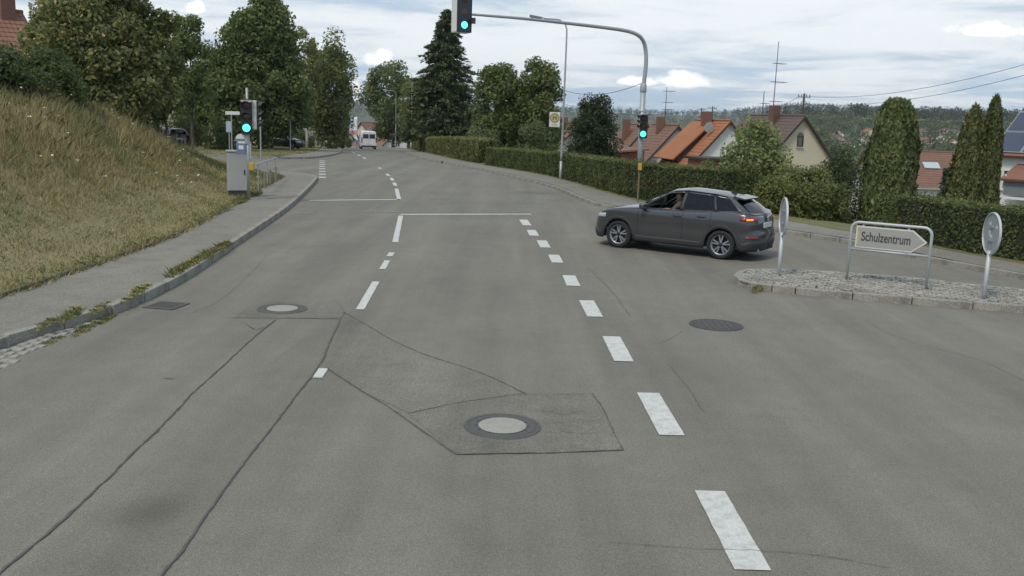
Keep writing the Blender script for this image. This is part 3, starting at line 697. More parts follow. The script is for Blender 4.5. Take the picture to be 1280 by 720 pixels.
def hedge(label, line, width, h0, h1, dens, leaf, c0, c1, c2=None, p2=.04, top=None, side=1):
    """clipped hedge along a plan line; the line is its street face"""
    A = np.array(catmull(line, .4)); T = np.gradient(A, axis=0); T /= np.linalg.norm(T, axis=1)[:, None]; Nn = np.stack([-T[:, 1], T[:, 0]], 1) * side
    o = A[0]; root = thing('hedge', label, 'hedge', (o[0], o[1], zr(o[1]) + .1)); zb = np.array([zr(y) - zr(o[1]) for y in A[:, 1]])
    d = np.r_[0, np.cumsum(np.linalg.norm(np.diff(A, axis=0), axis=1))]; L = d[-1]; hh = np.interp(d, [0, L], [h0, h1])
    def base(t): return np.stack([np.interp(t, d, A[:, 0]), np.interp(t, d, A[:, 1])], 1) - o, np.stack([np.interp(t, d, Nn[:, 0]), np.interp(t, d, Nn[:, 1])], 1), np.interp(t, d, zb), np.interp(t, d, hh)
    def wob(t, z): return .045 * np.sin(t * 2.3 + z * 2) + .04 * np.sin(t * 5.9 + 1 + z * 4) + .02 * np.sin(t * 14 + z * 9)
    Ps, Ns, Cs = [], [], []
    def addset(n, face):
        t = RNG.random(n) * L; b, nr, z0, H = base(t); v = RNG.random(n)
        if face == 'front': off = -wob(t, v * H) + .16 * RNG.random(n) ** 2; z = v * H; N3 = np.c_[-nr, np.full(n, .2)]
        elif face == 'back': off = width + wob(t, v * H) - .16 * RNG.random(n) ** 2; z = v * H; N3 = np.c_[nr, np.full(n, .2)]
        elif face == 'top': off = v * width; z = H + wob(t, v * 3) * .6 - .1 * RNG.random(n) ** 2; N3 = np.c_[np.zeros((n, 2)), np.ones(n)]
        else:
            t = np.where(RNG.random(n) < .5, RNG.random(n) * .08, L - RNG.random(n) * .08); b, nr, z0, H = base(t); off = v * width; z = RNG.random(n) * H; N3 = RNG.normal(size=(n, 3))
        # softly rounded top edges
        edge = np.clip((z / H - .82) / .18, 0, 1) ** 2 * .12
        off = np.where(face == 'front', off + edge, np.where(face == 'back', off - edge, off))
        Ps.append(np.c_[b + nr * off[:, None], z0 + np.maximum(z, .02)]); Ns.append(N3 + RNG.normal(size=(n, 3)) * .55)
        c = huemix(n, c0, c1, c2, p2)
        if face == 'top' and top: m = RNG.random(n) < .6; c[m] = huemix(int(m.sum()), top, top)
        Cs.append(c)
    am = L * (h0 + h1) / 2
    addset(int(dens * am), 'front'); addset(int(dens * am * .4), 'back'); addset(int(dens * L * width), 'top'); addset(int(dens * width * h0 * 2), 'ends')
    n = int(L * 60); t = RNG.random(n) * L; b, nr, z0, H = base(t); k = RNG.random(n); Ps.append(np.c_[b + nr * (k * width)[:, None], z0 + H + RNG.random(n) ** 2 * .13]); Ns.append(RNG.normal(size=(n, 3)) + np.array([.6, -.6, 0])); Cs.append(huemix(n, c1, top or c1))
    P, N, C = map(np.concatenate, (Ps, Ns, Cs)); br = (noise2(P[:, 0] + P[:, 1], P[:, 2] * 1.4 + P[:, 1] * .3, 1.9, 3) > .72) & (RNG.random(len(P)) < .35); C[br] = huemix(int(br.sum()), (.10, .075, .035), (.15, .11, .05)); C *= (1 + .22 * noise2(P[:, 0] * 1.3 + P[:, 2], P[:, 1] + P[:, 2] * 2, 1.1, 1))[:, None]
    cards('foliage', P, N, leaf * RNG.uniform(.6, 1.4, len(P)), .6, C, LEAF, root)
    k = max(2, len(A) // 2); idx = np.linspace(1, len(A) - 2, k).astype(int); V = []
    for i in idx:
        b = A[i] - o
        for of, zz_ in ((.13, -.1), (.13, hh[i] - .1), (width - .13, hh[i] - .1), (width - .13, -.1)): q = b + Nn[i] * of; V.append((q[0], q[1], zb[i] + zz_))
    mb = MB().add(V, [(4 * i + a, 4 * i + (a + 1) % 4, 4 * i + 4 + (a + 1) % 4, 4 * i + 4 + a) for i in range(k - 1) for a in range(4)] + [(0, 1, 2, 3), (4 * k - 1, 4 * k - 2, 4 * k - 3, 4 * k - 4)])
    mb.build('inner_twigs', TWIG, root); return root

G_DK0, G_DK1 = (.028, .042, .014), (.052, .072, .024)
G_MD0, G_MD1 = (.040, .058, .018), (.080, .098, .032)
G_OL0, G_OL1 = (.055, .066, .022), (.105, .112, .040)

# ================================================================== VEGETATION in place
def gz(X, Y):
    if X > hx(Y): return zright(X, Y)
    return zbank(X, Y) if Y < 52 else zlawn(X, Y)
def spot(px, ytop, Y, ymid=None):
    """ground point below pixel column px at depth Y and the height that reaches pixel row ytop"""
    p = at(px, ymid if ymid is not None else ytop + 60, Y); z = gz(p.x, Y); return (p.x, Y, z), at(px, ytop, Y).z - z
def mpx(w, Y): return w / scl(Y)
# left bank
l, h = spot(122, -22, 36, 100)
tree('broadleaf_tree', 'big dense broadleaf tree on top of the grass bank, spilling down to the grass', l, h, mpx(185, 36), [(.0, .5), (.08, .9), (.3, 1), (.6, .97), (.8, .8), (.93, .5), (1, .2)], 58000, .15,
     (.052, .062, .024), (.105, .112, .045), (.18, .15, .065), .06, nclump=210, cr=.62, trunk_r=.2, limbs=20, shell=.35)
l, h = spot(205, 18, 37, 60)
tree('broadleaf_tree', 'slim leaning side stem with a small crown beside the big bank tree', l, h, mpx(52, 37), [(.35, .3), (.5, .55), (.7, .8), (.85, 1), (.95, .7), (1, .2)], 4200, .15, (.040, .052, .018), (.085, .094, .034), None, 0, nclump=24, cr=.42, trunk_r=.07, limbs=6, lean=.05)
for px, yt, Y, w, lab in ((-6, 62, 27, 130, 'dark green bush at the top of the bank below the red-roofed house'), (62, 74, 30, 105, 'dark green bush between the bank top and the big broadleaf tree')):
    l, h = spot(px, yt, Y, 110)
    bush('bush', lab, l, max(h, 1.1), mpx(w, Y), 12000, .12, (.034, .050, .018), (.066, .084, .030), group='dark bushes on the bank', nclump=40, cr=.5)
l, h = spot(240, 26, 66, 150)
tree('young_tree', 'slender young street tree with a bare straight trunk on the lawn', l, h, mpx(56, 66), [(.28, .5), (.4, .9), (.6, 1), (.8, .75), (.92, .5), (1, .15)], 9000, .2, G_DK0, G_MD1, None, 0, nclump=42, cr=.7, trunk_r=.13, limbs=12)
l, h = spot(325, -12, 78, 120)
tree('linden_tree', 'tall cone-shaped linden tree behind the black hatchback', l, h, mpx(132, 78), CONE, 48000, .27, (.032, .046, .016), (.072, .086, .030), None, 0, nclump=150, cr=1.15, trunk_r=.26, limbs=16)
l, h = spot(383, 28, 94, 120)
tree('birch_tree', 'white-stemmed birch tree with thin airy crown', l, h, mpx(34, 94), [(.35, .4), (.5, .8), (.7, 1), (.86, .8), (1, .25)], 5200, .22, (.06, .072, .028), (.115, .12, .05), None, 0, nclump=36, cr=.65, trunk_r=.14, trunk_h=.95, bark=BIRCHBARK, limbs=8)
l, h = spot(411, 44, 100, 120)
tree('birch_tree', 'broad olive-green birch tree beside the white-stemmed one', l, h, mpx(60, 100), [(.1, .5), (.25, .85), (.5, 1), (.72, .95), (.88, .65), (1, .2)], 15000, .27, (.050, .062, .022), (.098, .106, .040), None, 0, nclump=80, cr=1.0, trunk_r=.2, bark=BIRCHBARK, limbs=12, zs=1.1)
l, h = spot(258, 96, 90, 150)
tree('garden_tree', 'low dark tree filling the gap between young tree and linden', l, h, mpx(90, 90), ROUND, 9000, .28, G_DK0, G_DK1, None, 0, nclump=50, cr=1.1, trunk_r=.14)
l, h = spot(165, 60, 75, 130)
tree('garden_tree', 'shaded tree standing behind the big bank tree', l, h, mpx(120, 75), ROUND, 9000, .3, G_DK0, G_MD1, None, 0, nclump=50, cr=1.2, trunk_r=.16)
for px, yt, Y, w, hh, lab in ((279, 158, 70, 46, None, 'rounded clipped bush on the lawn between young tree and traffic signal'), (235, 152, 82, 70, None, 'long dark bush in front of the cream house wall'),
                              (377, 164, 96, 40, None, 'dark bush behind the parked black hatchback'), (428, 166, 112, 24, None, 'dark round bush at the left road edge near the white van')):
    l, h = spot(px, yt, Y, yt + 14); bush('bush', lab, l, max(h, 1.0), mpx(w, Y), 5000, .17, G_DK0, G_MD1, nclump=24)
# middle
l, h = spot(492, 82, 142, 140)
tree('roadside_tree', 'wide dark broadleaf tree overhanging the far end of the road', l, h, mpx(80, 142), [(.12, .55), (.25, .9), (.5, 1), (.75, .92), (.9, .65), (1, .25)], 17000, .32, (.034, .048, .018), (.072, .088, .032), None, 0, nclump=90, cr=1.3, trunk_r=.28)
l, h = spot(526, 104, 126, 150)
tree('roadside_tree', 'lower broadleaf tree left of the tall spruce', l, h, mpx(58, 126), ROUND, 9000, .3, G_MD0, G_OL1, None, 0, nclump=50, cr=1.1, trunk_r=.2)
l, h = spot(557, 8, 100, 110); spruce('spruce_tree', 'tall pointed dark spruce behind the pale clipped hedge', l, h, mpx(146, 100), 62, (.028, .042, .018), (.056, .070, .030))
for px, yt, w, lab in ((622, 84, 62, 'round broadleaf garden tree next to the spruce'), (671, 80, 66, 'round broadleaf garden tree behind the bus stop sign')):
    l, h = spot(px, yt, 76, 130); tree('garden_tree', lab, l, h, mpx(w, 76), [(.08, .6), (.25, .9), (.5, 1), (.75, .9), (.9, .6), (1, .2)], 17000, .24, (.032, .046, .016), (.080, .094, .032), None, 0, nclump=85, cr=.85, trunk_r=.18)
for px, yt, Y, w, lab in ((664, 154, 64, 66, 'grey-green shrub below the round trees behind the hedge'), (605, 160, 68, 50, 'leafy shrub at the foot of the spruce'), (735, 140, 70, 60, 'light green garden bush behind the dark evergreen')):
    l, h = spot(px, yt, Y, yt + 20); bush('shrub', lab, l, max(h, 1), mpx(w, Y), 6500, .16, (.045, .062, .028), (.088, .102, .045), nclump=34)
l, h = spot(741, 121, 50, 170)
bush('evergreen_shrub', 'tall dark egg-shaped evergreen behind the hedge beside the lamp post', l, h, mpx(70, 50), 15000, .14, (.016, .026, .013), (.036, .048, .022), nclump=80, cr=.5, prof=[(.02, .8), (.2, 1), (.5, .98), (.75, .82), (.92, .5), (1, .2)], cat='shrub')
l, h = spot(943, 154, 44, 190)
tree('garden_tree', 'loose light-green fruit tree in front of the orange-roofed house', l, h, mpx(94, 44), [(.16, .5), (.3, .85), (.5, 1), (.7, .8), (.85, .55), (1, .2)], 8500, .15, (.060, .078, .030), (.112, .126, .052), None, 0, nclump=70, cr=.55, trunk_r=.1, limbs=24)
for px, yt, Y, w, c, lab in ((930, 208, 34, 60, 0, 'leafy shrub behind the grey car roof'), (975, 224, 32, 70, 1, 'yellow-green shrub above the pavement behind the grey car'), (1028, 226, 31.5, 70, 0, 'dense shrub on the corner beside the clipped hedge'),
                             (1005, 205, 36, 70, 1, 'light shrub below the fruit tree'), (1052, 192, 37, 66, 2, 'dark rounded shrub in front of the cream gable'), (885, 205, 46, 46, 1, 'small yellow-green shrub in front of the brick shed')):
    l, h = spot(px, yt, Y, yt + 30); cc = [(G_MD0, G_OL1), ((.060, .075, .022), (.115, .125, .042)), ((.022, .034, .015), (.048, .060, .026))][c]
    bush('shrub', lab, l, h, mpx(w, Y), 9000, .105, *cc, nclump=36)
COLPROF = [(0, .86), (.1, .97), (.3, 1), (.55, .86), (.75, .70), (.88, .5), (.96, .28), (1, .08)]
l, h = spot(1115, 126, 32, 200); thuja('columnar_conifer', 'broad blunt-topped columnar conifer behind the right hedge', l, h, mpx(62, 32), [(0, 1), (.3, 1), (.55, .97), (.75, .84), (.88, .70), (.96, .52), (1, .25)], 23000, (.040, .056, .022), (.080, .094, .036))
for px, yt, w, lab in ((1212, 134, 44, 'columnar conifer with blunt top, left of the pointed twin'), (1236, 121, 32, 'columnar conifer with the sharp tip beside the solar-roofed house')):
    l, h = spot(px, yt, 29, 200); thuja('columnar_conifer', lab, l, h, mpx(w, 29), COLPROF, 14000, (.034, .044, .017), (.072, .078, .030), leaf=.16)
l, h = spot(1184, 206, 40, 230); spruce('small_conifer', 'small blue-green conifer in front of the brown-roofed house', l, h, mpx(34, 40), 22, (.028, .046, .034), (.052, .074, .052))
# hedges
def hr_between(y0, y1, off=0.0):
    return [p for p in offset_line(HR, off) if y1 <= p[1] <= y0][::3]
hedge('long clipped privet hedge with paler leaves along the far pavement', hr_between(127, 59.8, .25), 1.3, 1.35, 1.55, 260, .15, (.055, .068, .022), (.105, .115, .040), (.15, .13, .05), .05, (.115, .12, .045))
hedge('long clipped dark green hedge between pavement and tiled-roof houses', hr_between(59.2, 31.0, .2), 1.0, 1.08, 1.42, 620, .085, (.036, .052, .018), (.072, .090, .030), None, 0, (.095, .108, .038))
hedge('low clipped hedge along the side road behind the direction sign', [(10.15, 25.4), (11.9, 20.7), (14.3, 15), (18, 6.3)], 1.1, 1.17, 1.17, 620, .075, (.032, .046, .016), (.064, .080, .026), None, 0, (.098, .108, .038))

# ------------------------------------------------------------------ grass: long on the bank, short on the verge
def blades(name, pts, ht, wid, colr, lean=.35, parent=None):
    n = len(pts); a = RNG.random(n) * 6.28; T = np.c_[np.cos(a), np.sin(a), np.zeros(n)] * (wid / 2)[:, None]
    l = RNG.normal(size=(n, 2)) * lean; tip = pts + np.c_[l * ht[:, None], ht * (1 - .25 * np.abs(l).sum(1).clip(0, 1.5))]
    mid = pts * .5 + tip * .5 + np.c_[-l * ht[:, None] * .16, ht * .08]
    V = np.stack([pts - T, pts + T, mid + T * .7, tip, mid - T * .7], 1).reshape(-1, 3)
    o = quads(name, V, colr, GRASS, parent, 5); tag(o, kind='stuff'); return o
STRAW0, STRAW1, GRN0, GRN1 = np.array((.34, .285, .135)), np.array((.52, .44, .23)), np.array((.14, .17, .06)), np.array((.25, .265, .105))
def scatter(n, lo, hi, poly):
    P = np.c_[RNG.uniform(lo[0], hi[0], n), RNG.uniform(lo[1], hi[1], n)]; return P[in_poly(P, poly)]
def grasscol(P, dry):
    n = len(P); t = RNG.random((n, 1)); g = GRN0 * (1 - t) + GRN1 * t; s = STRAW0 * (1 - t) + STRAW1 * t
    k = np.clip(dry + .35 * noise2(P[:, 0], P[:, 1], .55) + .25 * noise2(P[:, 0], P[:, 1], 1.7, 2), 0, 1); m = (RNG.random(n) < k)[:, None]
    c = np.where(m, s, g); red = RNG.random(n) < .30 * np.clip(noise2(P[:, 0], P[:, 1], .5, 5), 0, 1); c[red] = np.array((.20, .125, .08)) * RNG.uniform(.7, 1.3, (int(red.sum()), 1)); return c

P = scatter(330000, (-21, 9), (-7, 48), bank_poly); s_ = np.array([left_x(min(y, 43)) for y in P[:, 1]]) - P[:, 0]
P, s_ = P[s_ > .05], s_[s_ > .05]
keep = RNG.random(len(P)) < np.clip(1.15 - P[:, 1] / 75, .35, 1); P, s_ = P[keep], s_[keep]
tall = np.clip((s_ - 1.6) / 3.2, 0, 1) * np.clip((46 - P[:, 1]) / 8, .25, 1) * np.clip(.75 + .5 * noise2(P[:, 0], P[:, 1], .8, 1), .25, 1.2)
ht = (.05 + .09 * RNG.random(len(P))) + tall * (.20 + .42 * RNG.random(len(P)) ** 1.3)
P3 = np.c_[P, [zbank(x, y) - .02 for x, y in P]]
blades('bank_grass', P3, ht, RNG.uniform(.007, .014, len(P)) * (.8 + P[:, 1] / 28), grasscol(P, .54 + .12 * tall), .4)['label'] = 'dry long grass covering the roadside bank'
P = scatter(70000, (-40, 60), (-13, 110), [(a, b) for a, b in ([p for p in kl2_back if p[0] < -15.2 and p[1] < 64] + KL2w[i0:] + [(-75, 165), (-75, 68)])])
P3 = np.c_[P, [zlawn(x, y) - .02 for x, y in P]]
blades('lawn_grass', P3, RNG.uniform(.03, .09, len(P)), RNG.uniform(.03, .06, len(P)), grasscol(P, .42), .5)['label'] = 'mown dry grass on the lawn beyond the side road'
i_ = RNG.integers(2, len(SL) - 4, 9000); A_ = np.array(SL); o_ = RNG.normal(size=9000) * .07 - .03; P = A_[i_] + (A_[i_ + 1] - A_[i_]) * RNG.random((9000, 1)) + np.c_[-np.ones(9000), np.zeros(9000)] * -o_[:, None]
P = P[noise2(P[:, 1] * 1.3, P[:, 1], 1.0, 2) > -.45]
blades('edge_grass', np.c_[P, [zr(y) + .12 for y in P[:, 1]]], RNG.uniform(.05, .17, len(P)), RNG.uniform(.012, .022, len(P)), grasscol(P, .5), .8)['label'] = 'dry grass spilling over the pavement edging'
P = scatter(9000, (-24, 12), (-10, 44), bank_poly); s_ = np.array([left_x(min(y, 43)) for y in P[:, 1]]) - P[:, 0]; P = P[(s_ > 3.2) & (noise2(P[:, 0], P[:, 1], .9, 4) + .3 * noise2(P[:, 0], P[:, 1], 3.1, 1) > .25)]
blades('seed_stems', np.c_[P, [zbank(x, y) for x, y in P]], RNG.uniform(.5, 1.0, len(P)), RNG.uniform(.012, .022, len(P)), huemix(len(P), (.34, .28, .15), (.46, .39, .23)), .22)['label'] = 'tall pale seed stems standing in clumps on the bank'
# white umbels and seed heads
P = scatter(200, (-22, 14), (-9.5, 42), bank_poly); z_ = np.array([zbank(x, y) for x, y in P]); hh_ = RNG.uniform(.3, .6, len(P))
C_, N_ = [], []
for (x, y), z, h in zip(P, z_, hh_):
    if noise2(x, y, .5, 3) < -.1: continue
    for k in range(6): C_.append((x + random.gauss(0, .025), y + random.gauss(0, .025), z + h + random.gauss(0, .01))); N_.append((random.gauss(0, .3), random.gauss(0, .3), 1))
n = len(C_); tag(cards('wild_flowers', C_, np.array(N_), RNG.uniform(.03, .05, n), .9, huemix(n, (.6, .6, .55), (.75, .75, .7)), LEAF), 'white wild flower heads in the bank grass', kind='stuff')
# weeds in the kerb joints, on the island and by the cabinet
def weed(px, py, r, h, label, yellow=False, off=.13, group='weeds along the kerb', ang=None):
    """a tuft of leaves and blades, drawn out along the joint it grows in"""
    c = gp(px, py, off); q = gp(px + 20, py - 14, off); ang = math.atan2(q.y - c.y, q.x - c.x) if ang is None else ang
    n = int(150 + 1300 * r); t = thing('weed', label, 'weed', c, ang, group); a = RNG.random(n) * 6.28; rr = r * RNG.random(n) ** .8
    n = n * 2; a = RNG.random(n) * 6.28; rr = r * RNG.random(n) ** .6; P = np.c_[rr * np.cos(a) * 3.6, rr * np.sin(a) * .6 + .03 * np.sin(rr * 90), np.zeros(n)]; P = P + RNG.normal(size=(n, 3)) * np.array([.05, .012, 0]); P[:, 2] = 0; ht = h * .62 * RNG.uniform(.2, 1.1, n) * np.clip(.55 + .5 * np.sin(P[:, 0] * 23 + px), .15, 1)
    cl = huemix(n, (.14, .17, .06), (.23, .24, .09), (.34, .28, .13), .3); T = np.c_[np.cos(a + 1), np.sin(a + 1), np.zeros(n)] * .006; l = RNG.normal(size=(n, 2)) * .7; tip = P + np.c_[l * ht[:, None], ht]; mid = P * .5 + tip * .5 + np.c_[-l * ht[:, None] * .16, ht * .08]
    quads('leaves', np.stack([P - T, P + T, mid + T * 1.3, tip, mid - T * 1.3], 1).reshape(-1, 3), cl, GRASS, t, 5)
    if yellow:
        m = 60; k = RNG.integers(0, n, m); cards('flowers', tip[k] + np.array([0, 0, .004]), RNG.normal(size=(m, 3)) * .3 + np.array([0, 0, 1]), np.full(m, .03), .9, huemix(m, (.5, .38, .03), (.6, .46, .06)), GRASS, t)['kind'] = 'stuff'
for a in ((88, 395, .12, .14, 'green weed tuft on the left pavement near the setts'), (60, 405, .10, .07, 'flat dry weed in the kerb joint by the setts'), (175, 364, .13, .10, 'yellow-flowering weed in the pavement edge', True), (160, 374, .08, .06, 'small dry weed on the pavement side of the kerb'),
          (125, 386, .12, .05, 'thin dry weed line in the back joint of the kerb'), (222, 340, .18, .16, 'leafy green weed clump along the back of the kerb'), (240, 330, .16, .14, 'yellow-dotted weed clump along the back of the kerb', True), (258, 320, .20, .20, 'largest green weed clump at the kerb'), (278, 309, .20, .16, 'green weed clump tapering off along the kerb')): weed(*a)
for a in ((108, 410, .14, .07, 'dry weed growing between kerb face and setts', False, 0), (135, 399, .10, .08, 'dry grass in the gutter at the tip of the setts', False, 0), (70, 424, .12, .04, 'mossy weed among the gutter setts', False, 0), (948, 361, .13, .17, 'green weed at the rounded nose of the traffic island', False, .02), (300, 252, .30, .28, 'rank weeds round the foot of the control cabinet', False, .13), (321, 243, .25, .22, 'rank weeds at the foot of the signal pole', False, .13)): weed(*a)
n = 2600; P = []
while len(P) < n:
    x, y = random.uniform(4.5, 14), random.uniform(13.3, 18.8)
    if noise2(np.array(x), np.array(y), 2.3, 1) + .35 > random.random() * 1.6: P.append((x, y))
P = np.array(P); P = P[in_poly(P, inner)]
o = blades('joint_grass', np.c_[P, np.full(len(P), .10)], RNG.uniform(.03, .09, len(P)), RNG.uniform(.01, .02, len(P)), grasscol(P, .45), .6, island)

# ================================================================== HOUSES
WHITE = plain('white_render', (.66, .65, .62), .9, var=.06, scale=.8, bump=.15)
CREAM = plain('cream_render', (.56, .49, .36), .9, var=.07, scale=.8, bump=.15)
BRICK = plain('red_timber_cladding', (.24, .10, .06), .85, var=.2, scale=3, bump=.3)
def tilemat(name, c):
    """clay tiles: vertical rolls as relief, weathering blotches"""
    if name in MATS: return MATS[name]
    m, nt, b = nodemat(name); L = nt.links; tcn = nt.nodes.new('ShaderNodeTexCoord')
    n = nt.nodes.new('ShaderNodeTexNoise'); n.inputs['Scale'].default_value = 1.1; n.inputs['Detail'].default_value = 7; n.inputs['Roughness'].default_value = .7; L.new(tcn.outputs['Object'], n.inputs['Vector'])
    mx = nt.nodes.new('ShaderNodeMix'); mx.data_type = 'RGBA'; L.new(n.outputs[0], mx.inputs[0]); mx.inputs[6].default_value = tuple(x * .68 for x in c) + (1,); mx.inputs[7].default_value = tuple(x * 1.3 for x in c) + (1,)
    L.new(mx.outputs[2], b.inputs['Base Color']); b.inputs['Roughness'].default_value = .8
    w = nt.nodes.new('ShaderNodeTexWave'); w.bands_direction = 'Y'; w.inputs['Scale'].default_value = 1.2; L.new(tcn.outputs['Object'], w.inputs['Vector'])
    bp = nt.nodes.new('ShaderNodeBump'); bp.inputs['Strength'].default_value = .6; bp.inputs['Distance'].default_value = .05; L.new(w.outputs[0], bp.inputs['Height']); L.new(bp.outputs[0], b.inputs['Normal'])
    MATS[name] = m; return m
ORANGE = tilemat('orange_clay_tile', (.34, .135, .055)); BROWN = tilemat('brown_clay_tile', (.20, .108, .072)); DARKRED = tilemat('dark_red_tile', (.125, .088, .074)); REDT = tilemat('red_clay_tile', (.22, .105, .068))
WOODD = plain('dark_stained_timber', (.04, .028, .02), .8, var=.25, scale=5)
PANE = plain('window_pane', (.035, .04, .048), .08, spec=.8, var=.3, scale=2)
FRAME_W = plain('white_window_frame', (.62, .62, .6), .5, var=.05)
CHIM = plain('chimney_brick', (.17, .085, .06), .9, var=.3, scale=8, bump=.4)
def window(parent, c, w, h, face, arch=False, fm=FRAME_W, mullion=True, shutter=False):
    """window on a wall plane: face '-y', '+x', '-x'; frame stands proud, pane set back in it"""
    M = {'-y': Matrix.Identity(3), '-x': Matrix.Rotation(R(-90), 3, 'Z'), '+x': Matrix.Rotation(R(90), 3, 'Z')}[face]
    def P(x, y, z): return M @ Vector((x, y, z)) + Vector(c)
    t = .07; mb = MB()
    for (x, z, a, b) in ((0, h / 2 - t / 2, w, t), (0, -h / 2 + t / 2, w, t), (-w / 2 + t / 2, 0, t, h - 2 * t), (w / 2 - t / 2, 0, t, h - 2 * t)) + (((0, 0, t * .8, h - 2 * t),) if mullion else ()):
        mb.box(P(x, -.03, z), (a, .08, b), M=M)
    o = mb.build('window', fm, parent); q = MB()
    q.box(P(0, -.004, 0), (w - t, .02, h - t), M=M).build('pane', PANE, o)
    MB().box(P(0, -.07, -h / 2 - .03), (w + .12, .16, .05), M=M).build('sill', FRAME_W, o)
    if arch:
        n = 10; pts = [(w / 2 * math.cos(math.pi * k / n), h / 2 + w / 2 * math.sin(math.pi * k / n)) for k in range(n + 1)]
        V = [P(x, -.05, z) for x, z in pts] + [P(x, .0, z) for x, z in pts]
        MB().add(V, [tuple(range(n + 1))] + [(i, i + 1, n + 2 + i, n + 1 + i) for i in range(n)]).build('arched_head', PANE, o)
    return o
def roof_slab(parent, name, w2, l, ze, zrdg, oh, m, ohg=.35, th=.12, side=-1, y0=0, courses=True, x_in=0.0):
    """one roof slope, laid in overlapping courses; side -1 is the slope facing -x; ridge runs along y"""
    sl = (zrdg - ze) / w2; xe = w2 + oh; n = max(2, int(math.hypot(xe, xe * sl) / .36)); prof = []
    for k in range(n + 1):
        t = k / n; x = xe * (1 - t) + x_in * t; z = zrdg - x * sl
        if k > 0: prof.append((x, z + .012))
        if k < n: prof.append((x, z + .055))
    prof.append((x_in, zrdg - x_in * sl - th)); prof.append((xe, zrdg - xe * sl - th))
    ya, yb = y0 - ohg, y0 + l + ohg; N = len(prof)
    V = [(side * x, ya, z) for x, z in prof] + [(side * x, yb, z) for x, z in prof]
    return MB().add(V, [tuple(range(N)), tuple(range(2 * N - 1, N - 1, -1))] + [(i, (i + 1) % N, N + (i + 1) % N, N + i) for i in range(N)]).build(name, m, parent)
def house(label, loc, yaw, w, l, he, hr, wall, roofm, name='house', chimneys=(), windows=(), group=None, oh=.45, base=-1.5):
    """gabled house; local front gable on y=0 facing -y, ridge along +y; loc is the ground under the gable centre"""
    t = thing(name, label, 'house', loc, yaw, group); w2 = w / 2
    g = [(-w2, base), (w2, base), (w2, he), (0, hr - .14), (-w2, he)]
    V = [(x, 0, z) for x, z in g] + [(x, l, z) for x, z in g]
    MB().add(V, [(0, 1, 2, 3, 4), (9, 8, 7, 6, 5), (0, 4, 9, 5), (1, 6, 7, 2), (0, 5, 6, 1)]).build('wall', wall, t)
    rf = roof_slab(t, 'roof', w2, l, he, hr, oh, roofm, side=-1); roof_slab(t, 'roof', w2, l, he, hr, oh, roofm, side=1)
    MB().tube([(0, -.37, hr + .03), (0, l + .37, hr + .03)], .11, 8).build('ridge_cap', roofm, rf)
    for s in (-1, 1):      # verge boards
        sl = (hr - he) / w2; xe = w2 + oh
        MB().add([(0, -.385, hr - .02), (s * xe, -.385, hr - xe * sl - .02), (s * xe, -.385, hr - xe * sl - .22), (0, -.385, hr - .22), (0, -.352, hr - .02), (s * xe, -.352, hr - xe * sl - .02), (s * xe, -.352, hr - xe * sl - .22), (0, -.352, hr - .22)],
                 [(0, 1, 2, 3), (7, 6, 5, 4), (0, 4, 5, 1), (1, 5, 6, 2), (2, 6, 7, 3), (3, 7, 4, 0)]).build('verge_board', WOODD, rf)
        MB().tube([(s * (xe + .05), -.3, he - oh * sl - .06), (s * (xe + .05), l + .3, he - oh * sl - .06)], .07, 6).build('gutter', GALV, rf)
    for (x, y, top) in chimneys:
        zb_ = hr - abs(x) * (hr - he) / w2 - .4; ch = MB().box((x, y, (zb_ + hr + top) / 2), (.7, .7, hr + top - zb_)).build('chimney', CHIM, rf)
    for wd in windows: window(t, *wd)
    return t
def hbase(px, py_apex, Y, hr):
    p = at(px, py_apex, Y); return Vector((p.x, p.y, p.z - hr))
# row of tiled houses on the lower street
b = hbase(912, 151, 78, 7.6)
h6 = house('white house with bright orange tiled roof, satellite dish and shed dormer', b, R(10), 9.2, 7.0, 2.4, 7.6, WHITE, ORANGE, chimneys=((-.7, 3.4, .75),),
           windows=((( -1.2, 0, 1.45), 1.3, 1.2, '-y'), ((1.6, 0, 4.4), 1.0, 1.2, '-y'), ((1.6, 0, 1.4), 1.3, 1.2, '-y')))
pit = math.atan2(5.2, 4.6); u_ = Vector((-math.cos(pit), 0, -math.sin(pit))); n_ = Vector((-math.sin(pit), 0, math.cos(pit)))
q = [Vector((0, y, 7.6)) + u_ * a + n_ * b for y in (2.4, 6.9) for a, b in ((.9, .05), (4.9, .05), (4.9, .62), (.9, .30))]
MB().add(q, [(0, 1, 2, 3), (7, 6, 5, 4), (0, 4, 5, 1), (1, 5, 6, 2), (3, 2, 6, 7)]).build('dormer_wall', WOODD, h6)
q = [Vector((0, y, 7.6)) + u_ * a + n_ * b for y in (2.2, 7.3) for a, b in ((.5, .26), (5.2, .66), (5.2, .78), (.5, .38))]
MB().add(q, [(0, 1, 2, 3), (7, 6, 5, 4), (0, 4, 5, 1), (1, 5, 6, 2), (2, 6, 7, 3), (3, 7, 4, 0)]).build('dormer_roof', ORANGE, h6)
# satellite dish on its roof
dt = thing('satellite_dish', 'grey satellite dish beside the chimney of the orange roof', 'satellite dish', h6.matrix_basis @ Vector((-1.3, 1.4, 6.35)), R(14))
MB().tube([(0, 0, -.3), (0, 0, .55)], .03, 6).build('mast', GALV, dt)
MB().lathe([(0.001, 0), (.2, -.02), (.36, -.07), (.45, -.12)], 18, 'Y', (0, -.1, .65)).build('reflector', ALU, dt); MB().tube([(0, -.12, .3), (0, -.5, .6)], .015, 5).build('feed_arm', GALV, dt)
